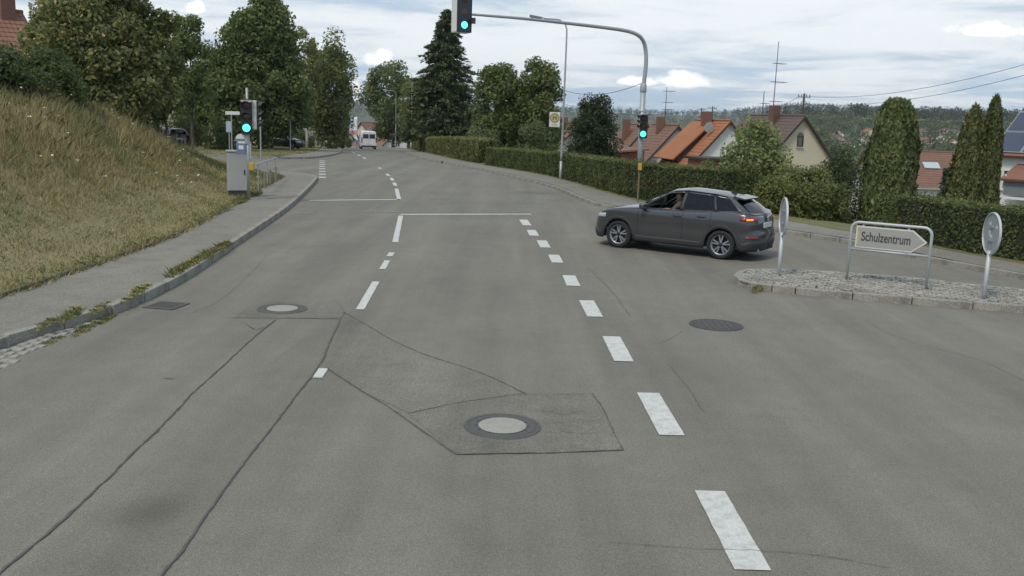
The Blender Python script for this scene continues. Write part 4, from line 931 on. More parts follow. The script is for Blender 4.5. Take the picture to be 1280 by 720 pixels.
# brick shed beside it
sh = thing('garden_shed', 'small red-brown shed with white window in front of the orange-roofed house', 'shed', gz and Vector((at(905, 200, 62).x, 62, at(905, 222, 62).z - .6)), R(10))
MB().add([(-1.4, 0, -1), (1.4, 0, -1), (1.4, 0, 1.7), (-1.4, 0, 1.7), (-1.4, 3, -1), (1.4, 3, -1), (1.4, 3, 1.7), (-1.4, 3, 1.7)], [(0, 1, 2, 3), (4, 7, 6, 5), (0, 3, 7, 4), (1, 5, 6, 2)]).build('wall', BRICK, sh)
MB().box((0, 1.5, 1.79), (3.2, 3.6, .16)).build('roof', WOODD, sh); window(sh, (-.1, 0, .9), 1.1, .85, '-y')
b = hbase(847, 157, 90, 7.4)
house('white house with brown tiled roof and tall roof aerial', b, R(10), 8.8, 7.5, 2.4, 7.4, WHITE, BROWN, chimneys=((-.5, 3.6, .8),), windows=(((.9, 0, 5.2), 1.0, 1.1, '-y'), ((-2.6, 0, 1.0), 1.0, 1.9, '-y')))
hb5 = b
tt = thing('house_extension', 'red-brown timber annex between the brown-roofed houses', 'annex', Vector((at(791, 190, 84).x, 84, at(791, 215, 84).z - 1)), R(14))
MB().add([(-1.1, 0, -1), (1.1, 0, -1), (1.1, 0, 2.9), (-1.1, 0, 2.6), (-1.1, 4, -1), (1.1, 4, -1), (1.1, 4, 2.9), (-1.1, 4, 2.6)], [(0, 1, 2, 3), (4, 7, 6, 5), (0, 3, 7, 4), (1, 5, 6, 2)]).build('wall', BRICK, tt)
MB().box((0, 2, 2.93), (2.9, 4.9, .16), M=Matrix.Rotation(R(-5), 3, 'Y')).build('roof', BROWN, tt); window(tt, (.6, 0, 1.2), .7, 1.9, '-y', False, FRAME_W, False)
b = hbase(809, 156, 100, 7.4)
house('cream gabled house with brown roof beyond the signal pole', b, R(10), 8.6, 7.5, 2.4, 7.4, CREAM, BROWN, chimneys=((-1.4, 3, .5),), windows=(((-.2, 0, 4.4), 1.0, 1.1, '-y'), ((-2.4, 0, 1.4), 1.1, 1.2, '-y')))
b = hbase(724, 155, 104, 7.2)
house('white gabled house with red roof behind the bus stop sign', b, R(16), 8.4, 8, 3.2, 7.2, WHITE, REDT, chimneys=((-.6, 3.5, .7),), windows=(((-1.8, 0, 1.5), .9, 1.2, '-y'), ((-.4, 0, 4.2), .9, 1.1, '-y')))
b = hbase(1004, 145, 82, 8.2)
h7 = house('cream house with dark red roof and arched gable window', b, R(19), 8.8, 8.6, 3.4, 8.2, CREAM, DARKRED, chimneys=((-.5, 3.6, .9),), windows=(((-.1, 0, 6.0), .62, .95, '-y', True, WOODD, False), ((-2.2, 0, 1.6), 1.2, 1.2, '-y'), ((2.2, 0, 1.6), 1.2, 1.2, '-y')))
# far house with skylight between the conifers
b = at(1170, 226, 92)
h8 = house('low house with brown tiled roof and one skylight between the conifers', Vector((b.x + 5.2, b.y, b.z - 3.2)), R(88), 9, 12, 3.0, 6.0, WHITE, BROWN, windows=(((4.5, 4, 1.6), 1.2, 1.1, '+x'),))
sk = MB().box((0, 0, 0), (.95, 1.5, .10), M=Matrix.Rotation(R(0), 3, 'Y')); o = sk.build('skylight', plain('skylight_glass', (.42, .47, .52), .15, spec=.8, var=.1), h8); o.rotation_euler = (0, R(-33.7), 0); o.location = (-2.1, 6.6, 4.75)
# white house with solar roof on the right edge
e = at(1252, 190, 52); hs = thing('house', 'white rendered house with solar panels covering its roof', 'house', (e.x, 52, e.z - 5.6), R(-54))
MB().box((4.5, 4.5, 2.3), (9, 9, 6.6)).build('wall', WHITE, hs)
MB().box((4.5, -.1, 5.72), (9.8, .06, .2)).build('gutter', GALV, hs)
sl_ = R(40); rs = 7.2; Mx = Matrix.Rotation(sl_, 3, 'X')
rf = MB().box(Mx @ Vector((0, rs / 2 - .5, .06)) + Vector((4.5, 0, 5.65)), (9.9, rs, .16), M=Mx).build('roof', REDT, hs)
MB().add([(.3, .1, 5.6), (8.7, .1, 5.6), (8.7, 9, 5.6), (.3, 9, 5.6), (.3, 5.2, 9.75), (8.7, 5.2, 9.75)], [(0, 1, 5, 4), (0, 4, 3), (1, 2, 5), (2, 3, 4, 5)]).build('attic_wall', WHITE, hs)
SOLAR = plain('solar_cell', (.055, .062, .085), .12, spec=.8, var=.2, scale=1.5)
for i in range(6):
    for j in range(3):
        p = Mx @ Vector((-4.1 + i * 1.62, .55 + j * 1.75, .21)) + Vector((4.5, 0, 5.65))
        MB().box(p, (1.58, 1.71, .045), M=Mx).build('solar_frame', plain('panel_frame', (.5, .51, .52), .4, .5), rf)
        MB().box(p + Mx @ Vector((0, 0, .012)), (1.50, 1.63, .045), M=Mx).build('solar_panel', SOLAR, rf)
# balcony roof and windows
MB().box((2.6, -.85, 4.55), (3.3, 1.9, .14), M=Matrix.Rotation(R(24), 3, 'X')).build('balcony_roof', REDT, hs)
MB().box((2.6, -.75, 3.2), (3.2, 1.5, .14)).build('balcony_floor', WHITE, hs)
for x in (1.1, 4.1): MB().box((x, -1.42, 3.85), (.08, .08, 1.2)).build('balcony_post', FRAME_W, hs)
MB().box((2.6, -1.44, 3.72), (3.05, .05, .75)).build('railing', plain('grey_balustrade', (.17, .18, .2), .5), hs)
window(hs, (1.0, 0, 2.0), 1.3, 1.3, '-y'); window(hs, (.75, 0, 4.1), 1.0, 1.1, '-y'); window(hs, (4.6, 0, 2.0), 1.3, 1.3, '-y')
# left side: red-roofed houses behind the bank trees
b = at(19, 15, 50); hl = house('red-roofed house above the bank bushes with dark chimney', Vector((b.x, b.y, b.z - 7.6)), R(138), 9, 12, 3.9, 7.6, WHITE, REDT, base=-4, chimneys=((-.3, .55, .9),))
b = at(212, 62, 95); house('tall house with reddish roof half hidden behind the lawn trees', Vector((b.x - 3, b.y, b.z - 8.6)), R(35), 10, 10, 4.6, 8.6, CREAM, REDT, base=-3, windows=(((-2, 0, 2.2), 1.2, 1.4, '-y'), ((1.6, 0, 2.2), 1.2, 1.4, '-y')))
b = at(275, 120, 112); house('pale cream house behind the linden tree', Vector((b.x, b.y, b.z - 7.5)), R(20), 9.5, 10, 4.2, 8.0, CREAM, REDT, base=-3, windows=(((-2.4, 0, 2.6), 1.2, 1.4, '-y'), ((0, 0, 2.6), 1.2, 1.4, '-y'), ((2.4, 0, 2.6), 1.2, 1.4, '-y')))
# village beyond the crest of the road
for px, py, Y, yaw, wall, rm, lab, wd in ((483, 158, 190, 26, WHITE, REDT, 'white gabled house behind the white van beyond the crest', 8.5), (497, 163, 178, 20, WHITE, REDT, 'small white house by the hedge end beyond the crest', 6),
                                        (452, 153, 235, -30, CREAM, BROWN, 'brown-roofed house under the banner beyond the crest', 9), (430, 156, 225, 60, CREAM, REDT, 'red-roofed house behind the round bush beyond the crest', 9), (505, 168, 200, 62, CREAM, ORANGE, 'orange-roofed house behind the hedge end', 8)):
    hr_ = 8.2 if wd > 7 else 7; b = hbase(px, py, Y, hr_)
    house(lab, b, R(yaw), wd, 10, hr_ - wd * .48, hr_, wall, rm, group='village houses beyond the crest', base=-6, windows=(((-1.3, 0, hr_ - wd * .48 - 1.2), 1.0, 1.3, '-y'), ((1.3, 0, hr_ - wd * .48 - 1.2), 1.0, 1.3, '-y'), ((0, 0, hr_ - 2.6), .9, 1.1, '-y')))
# houses scattered on the valley side
far_lab = ['white house with dark roof low on the valley side', 'small white far house left of the broad conifer', 'far house with reddish roof above the dark shrub', 'far pale house left of the conifer top', 'far house with red roof between the conifers', 'far house with orange-red roof left of the pointed conifer',
           'white far house front below the red roof', 'small white far house at the right conifer', 'far pale house at the edge of the blunt conifer', 'grey-roofed far house between the conifers', 'far white house beside the trees on the valley floor', 'far cream house on the upper slope']
for i, (px, py, s) in enumerate(((1043, 177, 9), (1053, 180, 9), (1066, 188, 12), (1088, 168, 9), (1157, 168, 10), (1184, 168, 10), (1166, 181, 9), (1192, 183, 9), (1199, 170, 8), (1175, 176, 9), (1047, 170, 8), (1075, 180, 9))):
    p = hill_hit(px, py + 4, 260)
    t = thing('far_house', far_lab[i], 'house', p, random.uniform(-.6, .6), 'houses on the valley side'); w2, l_ = s / 2, s * 1.15; g = [(-w2, -3), (w2, -3), (w2, 3.6), (0, 6.6), (-w2, 3.6)]
    MB().add([(x, 0, z) for x, z in g] + [(x, l_, z) for x, z in g], [(0, 1, 2, 3, 4), (9, 8, 7, 6, 5), (0, 4, 9, 5), (1, 6, 7, 2)]).build('wall', WHITE if i % 3 else CREAM, t)
    rm = [DARKRED, BROWN, REDT, ORANGE][i % 4]
    for sd_ in (-1, 1):
        MB().box((0, 0, 0), (math.hypot(w2, 3) + .6, l_ + .8, .25), M=Matrix.Rotation(sd_ * math.atan2(3, w2), 3, 'Y')).build('roof', rm, t).location = (sd_ * w2 / 2, l_ / 2, 5.15)
    for x in (-w2 / 2, w2 / 2): MB().box((x, -.03, 1.6), (1.3, .12, 1.4)).build('window', PANE, t)

# ------------------------------------------------------------------ distant wood: far masses of trees on slopes and ridge
def far_forest(name, label, pts, H, nq, c0, c1):
    n = len(pts); k = np.repeat(np.arange(n), nq); hs_ = np.repeat(RNG.uniform(.6, 1.25, n) * H, nq); m = n * nq
    D = RNG.normal(size=(m, 3)); D /= np.linalg.norm(D, axis=1)[:, None]; r = RNG.random(m) ** .4
    P = np.asarray(pts)[k] + D * (r * hs_)[:, None] * np.array([.42, .42, .5]); P[:, 2] += hs_ * .45
    tint = np.repeat(RNG.uniform(.8, 1.2, (n, 1)), nq, axis=0)
    o = cards(name, P, D + RNG.normal(size=(m, 3)) * .4, hs_ * RNG.uniform(.10, .22, m), .75, huemix(m, c0, c1) * tint, LEAF); return tag(o, label, kind='stuff')
pts = []
while len(pts) < 2600:
    a, Y = random.uniform(-.25, .75), random.uniform(1750, 2750); X = a * Y
    pts.append((X, Y, zland(X, Y)))
far_forest('distant_forest', 'dark wooded ridge on the horizon', pts, 16, 30, (.030, .044, .022), (.055, .070, .034))
pts = []
while len(pts) < 1500:
    a, Y = random.uniform(.16, .75), random.uniform(260, 960) ** 1.0; X = a * Y
    d_ = noise2(np.array(X), np.array(Y), .013, 2) + .5 * noise2(np.array(X), np.array(Y), .04, 1)
    if d_ < -.15 and random.random() < .8: continue
    if 900 < Y < 975 and random.random() < .85: continue
    pts.append((X, Y, zland(X, Y)))
far_forest('valley_trees', 'scattered trees covering the valley side among the far houses', pts, 9.5, 60, (.034, .050, .022), (.074, .088, .036))
pts = []
for px0, px1, nn in ((1135, 1200, 70), (1060, 1135, 22), (960, 1050, 26), (1200, 1290, 60)):
    for _ in range(nn):
        px = random.uniform(px0, px1); Y = random.uniform(1000, 1060); X = at(px, 150, Y).x; pts.append((X, Y, zland(X, Y)))
far_forest('hilltop_wood', 'row of dark trees along the crest of the valley side', pts, 15, 60, (.026, .038, .020), (.052, .064, .032))
for px, lab in ((1074, 'lone tree on the skyline, leftmost of three beside the broad conifer'), (1083, 'lone lower tree on the skyline between its two neighbours'), (1097, 'lone tree on the skyline nearest the broad conifer'), (1053, 'tiny solitary tree on the pale field edge')):
    X = at(px, 150, 1010).x; tree('skyline_tree', lab, (X, 1010, zland(X, 1010)), random.uniform(13, 17) if px > 1060 else 8, 10, ROUND, 700, 1.7, (.026, .038, .020), (.052, .064, .032), None, 0, nclump=22, cr=1.9, trunk_r=.5, limbs=6, group='lone trees on the skyline')
# pale stubble field below the hilltop wood
fp = []
for a in np.linspace(.3, .8, 30): fp.append((a * 990, 990))
for a in np.linspace(.8, .3, 30): fp.append((a * 905, 905))
patch('field', fp, lambda x, y: zland(x, y) + 1.0, ramp3('stubble', [(.30, .26, .13), (.36, .31, .17), (.22, .21, .10)], [.01, .05, 1], bump=.2), 14)

# ================================================================== STREET FURNITURE
GREEN_LIT = plain('green_signal_lit', (.02, .5, .4), .3, var=.02, emit=(.10, .95, .70), estr=1.5)
LENS_OFF_R = plain('red_lens_off', (.05, .012, .012), .25, var=.1); LENS_OFF_Y = plain('amber_lens_off', (.06, .035, .012), .25, var=.1)
SIGBLK = plain('signal_black', (.022, .024, .026), .5, var=.15); SIGBEIGE = plain('signal_beige', (.50, .48, .42), .55, var=.08); SIGWHITE = plain('signal_white', (.62, .62, .58), .5, var=.06)
YEL = plain('yellow_button_box', (.52, .30, .03), .5, var=.12)
def signal_head(t, c, yaw, s=1.0, shell=SIGBLK, front=SIGBLK, depth=.16, visor=True, lit=True, w=.36, h=1.02):
    """three-aspect head facing local -y, turned by yaw; c is its centre"""
    M = Matrix.Rotation(yaw, 3, 'Z'); P = lambda x, y, z: M @ Vector((x * s, y * s, z * s)) + Vector(c)
    hd = MB().rbox(P(0, depth / 2, 0), (w * s, depth * s, h * s), .05 * s, M).build('signal_head', shell, t)
    MB().rbox(P(0, -.012, 0), ((w - .02) * s, .03 * s, (h - .02) * s), .012 * s, M).build('front_plate', front, hd)
    for k, mt in ((1, LENS_OFF_R), (0, LENS_OFF_Y), (-1, GREEN_LIT if lit else LENS_OFF_Y)):
        z = k * h * .315; n = 20; r = .125
        V = [P(r * math.cos(2 * math.pi * i / n), -.034, z + r * math.sin(2 * math.pi * i / n)) for i in range(n)] + [P(0, -.052, z)]
        MB().add(V, [(i, (i + 1) % n, n) for i in range(n)]).build('lens', mt, hd, True)
        if visor:
            V = []; m = 14
            for rr, d0 in ((r + .012, 0), (r + .024, 0)):
                for i in range(m + 1):
                    a = R(-35) + R(250) * i / m; top = (math.sin(a) + .6) / 1.6
                    for y in (-.025, -.05 - .17 * max(0, top)): V.append(P(rr * math.cos(a), y, z + rr * math.sin(a)))
            q = 2 * (m + 1); fs = []
            for i in range(m):
                fs += [(2 * i, 2 * i + 1, 2 * i + 3, 2 * i + 2), (q + 2 * i, q + 2 * i + 2, q + 2 * i + 3, q + 2 * i + 1), (2 * i + 1, q + 2 * i + 1, q + 2 * i + 3, 2 * i + 3)]
            MB().add(V, fs).build('visor', SIGBLK, hd)
    return hd
def face_cam(p, extra=0.0): return math.atan2(-p[0], p[1]) * 1.0 + extra     # local -y towards the camera
# mast signal with the long arm over the lane
MY = 37.8; pb = Vector((at(800, 207, MY).x, MY, 0)); zb0 = .05
mast = thing('signal_mast', 'grey signal mast behind the hedge with bent arm reaching over the lane', 'traffic light', (pb.x, pb.y, zb0))
bend = at(807, 62, MY); e0 = at(780, 38, MY - .4); ee = at(596, 18.5, MY - 3.8); loc = lambda p: p - Vector((pb.x, pb.y, zb0))
low = [Vector((0, 0, -.2)), loc(at(804.3, 108, MY))]
MB().tube([low[0], low[1]], [.115, .11], 14).build('pole', GALV, mast, True)
MB().lathe([(.125, -.22), (.13, -.2), (.13, .06), (.10, .12)], 14, 'Z', tuple(low[1])).build('pole_collar', GALV, mast, True)
arc = [low[1], loc(at(807.5, 80, MY)), loc(bend), loc(at(803.5, 50, MY - .1)), loc(at(796, 43, MY - .25)), loc(e0), loc(at(740, 32.6, MY - 1)), loc(at(660, 23.8, MY - 2.6)), loc(ee)]
sm = [Vector(p) for p in catmull([tuple(p) for p in arc], .15)]; rr = [.085 - .04 * i / (len(sm) - 1) for i in range(len(sm))]
MB().tube(sm, rr, 12).build('arm', GALV, mast, True)
sc_ = at(580.5, 15, MY - 3.8)
hd = signal_head(mast, tuple(loc(sc_)), R(27), 1.0, SIGWHITE, plain('signal_front', (.02, .028, .035), .45, var=.1), .5, False, True, .60, 1.42)
MB().box(tuple(loc(at(592, 26, MY - 3.8))), (.14, .12, .2)).build('bracket', SIGBLK, mast)
MB().tube([tuple(loc(at(597, 18.5, MY - 3.8))), tuple(loc(at(591, 18.2, MY - 3.6)))], .045, 8).build('arm_clamp', GALV, mast)
signal_head(mast, tuple(loc(at(804.5, 158, MY - .25))), face_cam(pb, R(-4)), .95, SIGBLK, SIGBLK, .14, True, True, .34, 1.0)
signal_head(mast, tuple(loc(at(800.5, 153, MY - .05))), R(-75), .62, SIGBLK, SIGBLK, .14, True, False, .34, 1.0)
MB().box(tuple(loc(at(800, 139, MY))), (.3, .22, .05)).build('bracket', GALV, mast)
# push-button post in front of the hedge
p = gp(797, 252.5, .12); bp_ = thing('button_post', 'short steel post with yellow push-button box against the hedge', 'button post', p)
MB().tube([(0, 0, -.2), (0, 0, 1.35)], .038, 8).build('post', plain('weathered_post', (.16, .13, .07), .7), bp_); MB().rbox((.0, -.07, 1.3), (.14, .1, .26), .02).build('button_box', YEL, bp_)
# street light with the bus stop sign on it
def lamp(px, py, Y, head_px, head_py, H, label, foot_z=None, reach=None, headm=None):
    X = at(px, py, Y).x; z = zr(Y) + .12 if foot_z is None else foot_z
    t = thing('street_lamp', label, 'street lamp', (X, Y, z), 0, 'street lamps'); hp = at(head_px, head_py, Y) - Vector((X, Y, z)); hp.y = -.15
    top = Vector((0, 0, hp.z - .55)); pts = [Vector((0, 0, -.3)), Vector((0, 0, .9)), Vector((0, 0, top.z * .5)), top]
    MB().tube([pts[0], pts[1]], .075, 10).build('base_sleeve', GALV, t, True)
    cur = catmull([tuple(pts[1]), tuple(pts[2]), tuple(top), (-.08, -.01, top.z + .28), (-.38, -.04, top.z + .46), (hp.x * .72, -.1, hp.z - .06), tuple(hp + Vector((.25, 0, -.02)))], .25)
    MB().tube(cur, [.058 - .026 * i / (len(cur) - 1) for i in range(len(cur))], 10).build('pole', GALV, t, True)
    lm = headm or plain('lamp_head_grey', (.17, .18, .19), .5, var=.1)
    hd = MB().rbox((0, 0, 0), (.62, .2, .1), .03).build('lamp_head', lm, t); hd.location = hp + Vector((-.05, 0, 0)); hd.rotation_euler = (0, R(9), 0)
    MB().rbox((-.08, 0, -.055), (.36, .15, .05), .018).build('lamp_glass', plain('lamp_glass', (.5, .5, .48), .3), hd); return t
l1 = lamp(700.5, 226.5, 46.2, 671, 21.5, 8, 'tall slim street lamp carrying the bus stop sign')
PALE = plain('lamp_head_pale', (.5, .51, .5), .45, var=.08)
lamp(514, 172, 112, 499, 89.5, 8, 'street lamp in front of the spruce behind the pale hedge', headm=PALE); lamp(494.5, 172, 135, 482, 112.5, 8, 'farther street lamp by the dark roadside tree', headm=PALE)
lamp(494.3, 172, 150, 489.5, 127, 7, 'farthest street lamp beyond the crest, just its head showing', headm=PALE)
q = at(693.3, 149.5, 46.0); bs = thing('bus_stop_sign', 'square white and yellow bus stop sign with letter H on the lamp post', 'sign', (q.x, 45.98, q.z), R(-3))
MB().rbox((0, 0, 0), (.52, .03, .72), .008).build('panel', plain('sign_offwhite', (.62, .61, .55), .5, var=.06), bs)
MB().lathe([(.235, -.018), (.235, -.022), (.001, -.022)], 28, 'Y', (0, 0, .08)).build('ring', plain('sign_green', (.18, .20, .055), .5), bs)
MB().lathe([(.185, -.023), (.185, -.026), (.001, -.026)], 28, 'Y', (0, 0, .08)).build('disc', plain('sign_yellow', (.44, .36, .17), .5), bs)
MX = Matrix.Rotation(R(90), 4, 'X'); text_mesh('H', .30, bs, 'letter', plain('sign_letter', (.12, .14, .05), .5), Matrix.Translation((0, -.029, .08)) @ MX, .012)
for k in range(2): MB().box((0, -.018, -.22 - k * .06), (.3, .004, .025)).build('text_line', plain('sign_print', (.3, .3, .25), .5), bs)
MB().box((.33, .05, .2), (.2, .03, .03)).box((.33, .05, -.2), (.2, .03, .03)).build('bracket', GALV, bs)
# slack wire between lamp and mast, overhead power lines
def wire(a, b, sag, label, r=.012, n=24):
    a, b = Vector(a), Vector(b); pts = [a.lerp(b, i / n) - Vector((0, 0, sag * 4 * (i / n) * (1 - i / n))) for i in range(n + 1)]
    return tag(MB().tube(pts, r, 5).build('overhead_wire', plain('cable', (.06, .06, .065), .6), None), label, 'cable', 'overhead wires')
wire(at(702.5, 112, 46.2), at(804.5, 103, MY), .35, 'thin slack cable from the street lamp to the signal mast', .012)
def power_pole(px, ytop, Y, H, label):
    p = at(px, ytop, Y); t = thing('power_pole', label, 'power pole', (p.x, Y, p.z - H), R(20), 'power line poles'); MB().tube([(0, 0, 0), (0, 0, H)], [.14, .1], 8).build('pole', plain('pole_wood', (.08, .065, .05), .85), t)
    for z in (H - .35, H - 1.1):
        MB().box((0, 0, z), (1.5, .1, .1)).build('crossarm', GALV, t)
        for x in (-.68, -.3, .3, .68): MB().lathe([(.04, 0), (.06, .08), (.03, .16), (.05, .22), (.01, .25)], 8, 'Z', (x, 0, z + .05)).build('insulator', plain('porcelain', (.2, .15, .12), .3), t)
    return p
pA = power_pole(1005.5, 117, 96, 8, 'power pole with two crossarms above the cream gable'); pB = power_pole(891, 133, 150, 8, 'small distant power pole behind the orange roof'); pC = power_pole(877, 135, 165, 8, 'smallest distant power pole left of its neighbour')
for dz, yy in ((-.3, 74), (-1.05, 88)):
    wire(pA + Vector((.5, 0, dz)), at(1330, yy - 8, 60), .9, 'overhead line running right from the near power pole' if dz > -.5 else 'lower overhead line running right from the near power pole', .018); wire(pA + Vector((-.5, 0, dz)), pB + Vector((.3, 0, dz)), 1.6, 'overhead line between the power poles' if dz > -.5 else 'lower overhead line between the power poles', .02)
wire(pB + Vector((-.5, 0, -.3)), at(700, 128, 215), 1.8, 'faint overhead line running left from the distant power poles', .025)
# roof aerials
def aerial(p, H, label, bars):
    t = thing('roof_aerial', label, 'antenna', p, R(25)); al = plain('aerial_metal', (.10, .10, .11), .5, .3); MB().tube([(0, 0, -.6), (0, 0, H)], [.05, .03], 6).build('mast', al, t)
    for z, L in bars:
        MB().tube([(-L * .3, 0, z), (L, 0, z)], .03, 5).build('boom', al, t)
        for x in np.linspace(-L * .25, L * .95, 5): MB().tube([(x, -.35, z), (x, .35, z)], .018, 4).build('element', al, t)
aerial(at(966, 141, 84), 6.2, 'very tall roof aerial on the cream house chimney', ((4.3, .9), (2.7, 1.1), (1.0, .8), (.3, .6))); aerial(at(831, 152, 94), 3.4, 'roof aerial on the brown-roofed white house', ((3.0, .9), (1.9, .7), (1.2, .8)))
aerial(at(953, 142, 85), 2.0, 'short thin aerial beside the tall one', ((.9, .5),))

# left signal post with its heads, button box and blue plate
p = gp(311, 250, .12); ls = thing('signal_post', 'signal post on the left pavement showing green, beside the control cabinet', 'traffic light', p)
MB().tube([(0, 0, -.2), (0, 0, 2.6)], .055, 10).build('pole', GALV, ls, True); MB().tube([(0, 0, 2.6), (0, 0, 3.55)], .04, 8).build('pole_top', GALV, ls, True)
Yp = p.y; L_ = lambda px, py, dy=0: at(px, py, Yp + dy) - Vector(p)
signal_head(ls, tuple(L_(308, 146, -.12)), face_cam(p, R(-8)), .98, SIGBLK, SIGBLK, .16, True, True, .36, 1.12)
signal_head(ls, tuple(L_(322, 144, .12)), face_cam(p, R(80)), .92, SIGBEIGE, SIGBLK, .26, True, False, .34, 1.0)
MB().box(tuple(L_(309, 126.5, -.05)), (.34, .26, .05)).build('cap', SIGBEIGE, ls)
MB().rbox(tuple(L_(314.5, 208, -.06)), (.16, .12, .24), .02).build('button_box', YEL, ls)
pl = L_(301.5, 183, -.05); bl = MB().rbox(tuple(pl), (.32, .03, .5), .01).build('blue_plate', plain('sign_blue_grey', (.13, .18, .28), .5), ls)
n = 12; V = [(pl.x + .17 * math.cos(math.pi * k / n), pl.y - .02, pl.z + .24 + .16 * math.sin(math.pi * k / n)) for k in range(n + 1)]; V2 = [(x, y + .03, z) for x, y, z in V]
MB().add(V + V2, [tuple(range(n + 1)), tuple(range(2 * n + 1, n, -1))] + [(i, i + 1, n + 2 + i, n + 1 + i) for i in range(n)] + [(n, 0, n + 1, 2 * n + 1)]).build('white_top', SIGWHITE, bl)
MB().box((pl.x + .02, pl.y - .019, pl.z + .13), (.24, .006, .07)).box((pl.x, pl.y - .019, pl.z - .03), (.16, .006, .13)).build('white_symbol', SIGWHITE, bl)
MB().rbox(tuple(L_(308, 172, -.05)), (.1, .06, .4), .01).build('bracket', GALV, ls)
MB().box(tuple(L_(312, 188, .1)), (.05, .2, .5)).build('side_plate', SIGWHITE, ls)
# control cabinet
p = gp(297, 247, .12); cb = thing('control_cabinet', 'light grey control cabinet on a dark plinth beside the signal post', 'cabinet', p, face_cam(p, R(6)))
CAB = plain('cabinet_grey', (.38, .385, .37), .6, var=.08, scale=3); MB().box((0, 0, .08), (.56, .32, .3)).build('plinth', plain('plinth_dark', (.06, .06, .055), .8), cb)
MB().rbox((0, 0, .86), (.62, .38, 1.26), .02).build('body', CAB, cb); MB().rbox((0, 0, 1.52), (.67, .43, .06), .02).build('roof', CAB, cb)
dr = MB().rbox((0, -.195, .85), (.56, .014, 1.18), .004).build('door', CAB, cb); MB().box((.21, -.212, .85), (.03, .02, .16)).build('handle', DARKPL, dr)
# handrail at the pavement end
q0, q1 = gp(322, 243, .12), gp(352, 224, .12); rl = thing('handrail', 'galvanised handrail running from the signal post towards the side road', 'railing', q0)
tp = [at(320, 206, q0.y) - q0, at(345, 197, q1.y) - q0]; MB().tube(tp, .03, 8).build('rail', GALV, rl)
for f_ in (.08, .5, .95):
    a = tp[0].lerp(tp[1], f_); MB().tube([(a.x, a.y, -.1), tuple(a)], .025, 8).build('post', GALV, rl)
for k, (px, py) in enumerate(((331, 236), (338, 232), (345, 228))):
    q = gp(px, py, .12); tag(MB().tube([tuple(q - Vector((0, 0, .1))), tuple(q + Vector((0, 0, .62)))], .04, 8).build('marker_post', plain('post_grey', (.22, .21, .18), .7), None), ['short grey marker post in the weeds close to the signal post', 'short grey marker post under the middle of the handrail', 'short grey marker post under the upper end of the handrail'][k], 'post', 'marker posts below the handrail')
# signs round the lawn
def post_sign(name, px, ybase, Y, label, H, build, zoff=.1):
    X = at(px, ybase, Y).x; t = thing(name, label, 'sign', (X, Y, zlawn(X, Y) - .05)); MB().tube([(0, 0, -.2), (0, 0, H)], .04, 8).build('post', GALV, t); build(t, H); return t
def diamond(t, H):
    s = .36; MB().add([(0, -.06, H - .3 - s), (s, -.06, H - .3), (0, -.06, H - .3 + s), (-s, -.06, H - .3), (0, -.045, H - .3 - s), (s, -.045, H - .3), (0, -.045, H - .3 + s), (-s, -.045, H - .3)], [(0, 1, 2, 3), (7, 6, 5, 4), (0, 4, 5, 1), (1, 5, 6, 2), (2, 6, 7, 3), (3, 7, 4, 0)]).build('plate', ALU, t)
    for z in (-.12, .12): MB().box((0, -.068, H - .3 + z), (.4, .012, .03)).build('stiffener', GALV, t)
post_sign('diamond_sign', 363, 188, 76, 'back of a diamond-shaped priority sign on a post in front of the black hatchback', 3.0, diamond)
def disc_back(t, H): MB().lathe([(.001, -.05), (.3, -.05), (.31, -.035), (.001, -.035)], 20, 'Y', (0, 0, H - .3)).build('plate', ALU, t)
post_sign('round_sign', 370, 185, 100, 'small round sign back on a post behind the diamond sign', 2.6, disc_back)
def name_plate(t, H): MB().box((.1, -.05, H - .15), (.95, .03, .22)).build('plate', SIGWHITE, t)
post_sign('street_name_sign', 290, 186, 62, 'white street name plate on a post beside the left signal', 2.9, name_plate)
def two_plates(t, H): MB().rbox((0, -.06, H - .4), (.4, .04, .75), .02).build('plate', plain('pale_blue_plate', (.36, .43, .48), .5), t)
post_sign('notice_sign', 287, 188, 66, 'pale upright notice plate on a post in front of the hedge', 2.2, two_plates)
tag(MB().tube([(at(326, 190, 58).x, 58, zr(58)), (at(326, 190, 58).x, 58, 2.6)], .05, 8).build('steel_post', GALV, None), 'plain thin steel post standing on the lawn edge behind the signal', 'post')
X = at(355, 175, 99).x; tag(MB().tube([(X, 99, zlawn(X, 99) - .2), (X, 99, zlawn(X, 99) + 2.6)], .09, 8).build('timber_post', plain('pale_timber', (.36, .33, .25), .8), None), 'pale timber post behind the black hatchback', 'post')
# glazed kiosk / shelter by the birch
X = at(392, 176, 104).x; sh = thing('shelter', 'small glazed grey shelter beside the birch stem', 'shelter', (X, 104, zlawn(X, 104) - .1), R(8))
for x, y in ((-.8, 0), (.8, 0), (-.8, 1.2), (.8, 1.2)): MB().box((x, y, 1.1), (.08, .08, 2.3)).build('post', plain('shelter_frame', (.09, .11, .14), .5), sh)
MB().box((0, .6, 2.3), (2.0, 1.6, .12)).build('roof', GALV, sh); MB().box((-.2, .02, 1.2), (1.1, .03, 1.7)).build('panel', plain('frosted_panel', (.42, .44, .45), .4), sh); MB().box((0, 1.2, 1.2), (1.5, .02, 1.7)).build('back_panel', plain('frosted_panel', (.42, .44, .45), .4), sh)
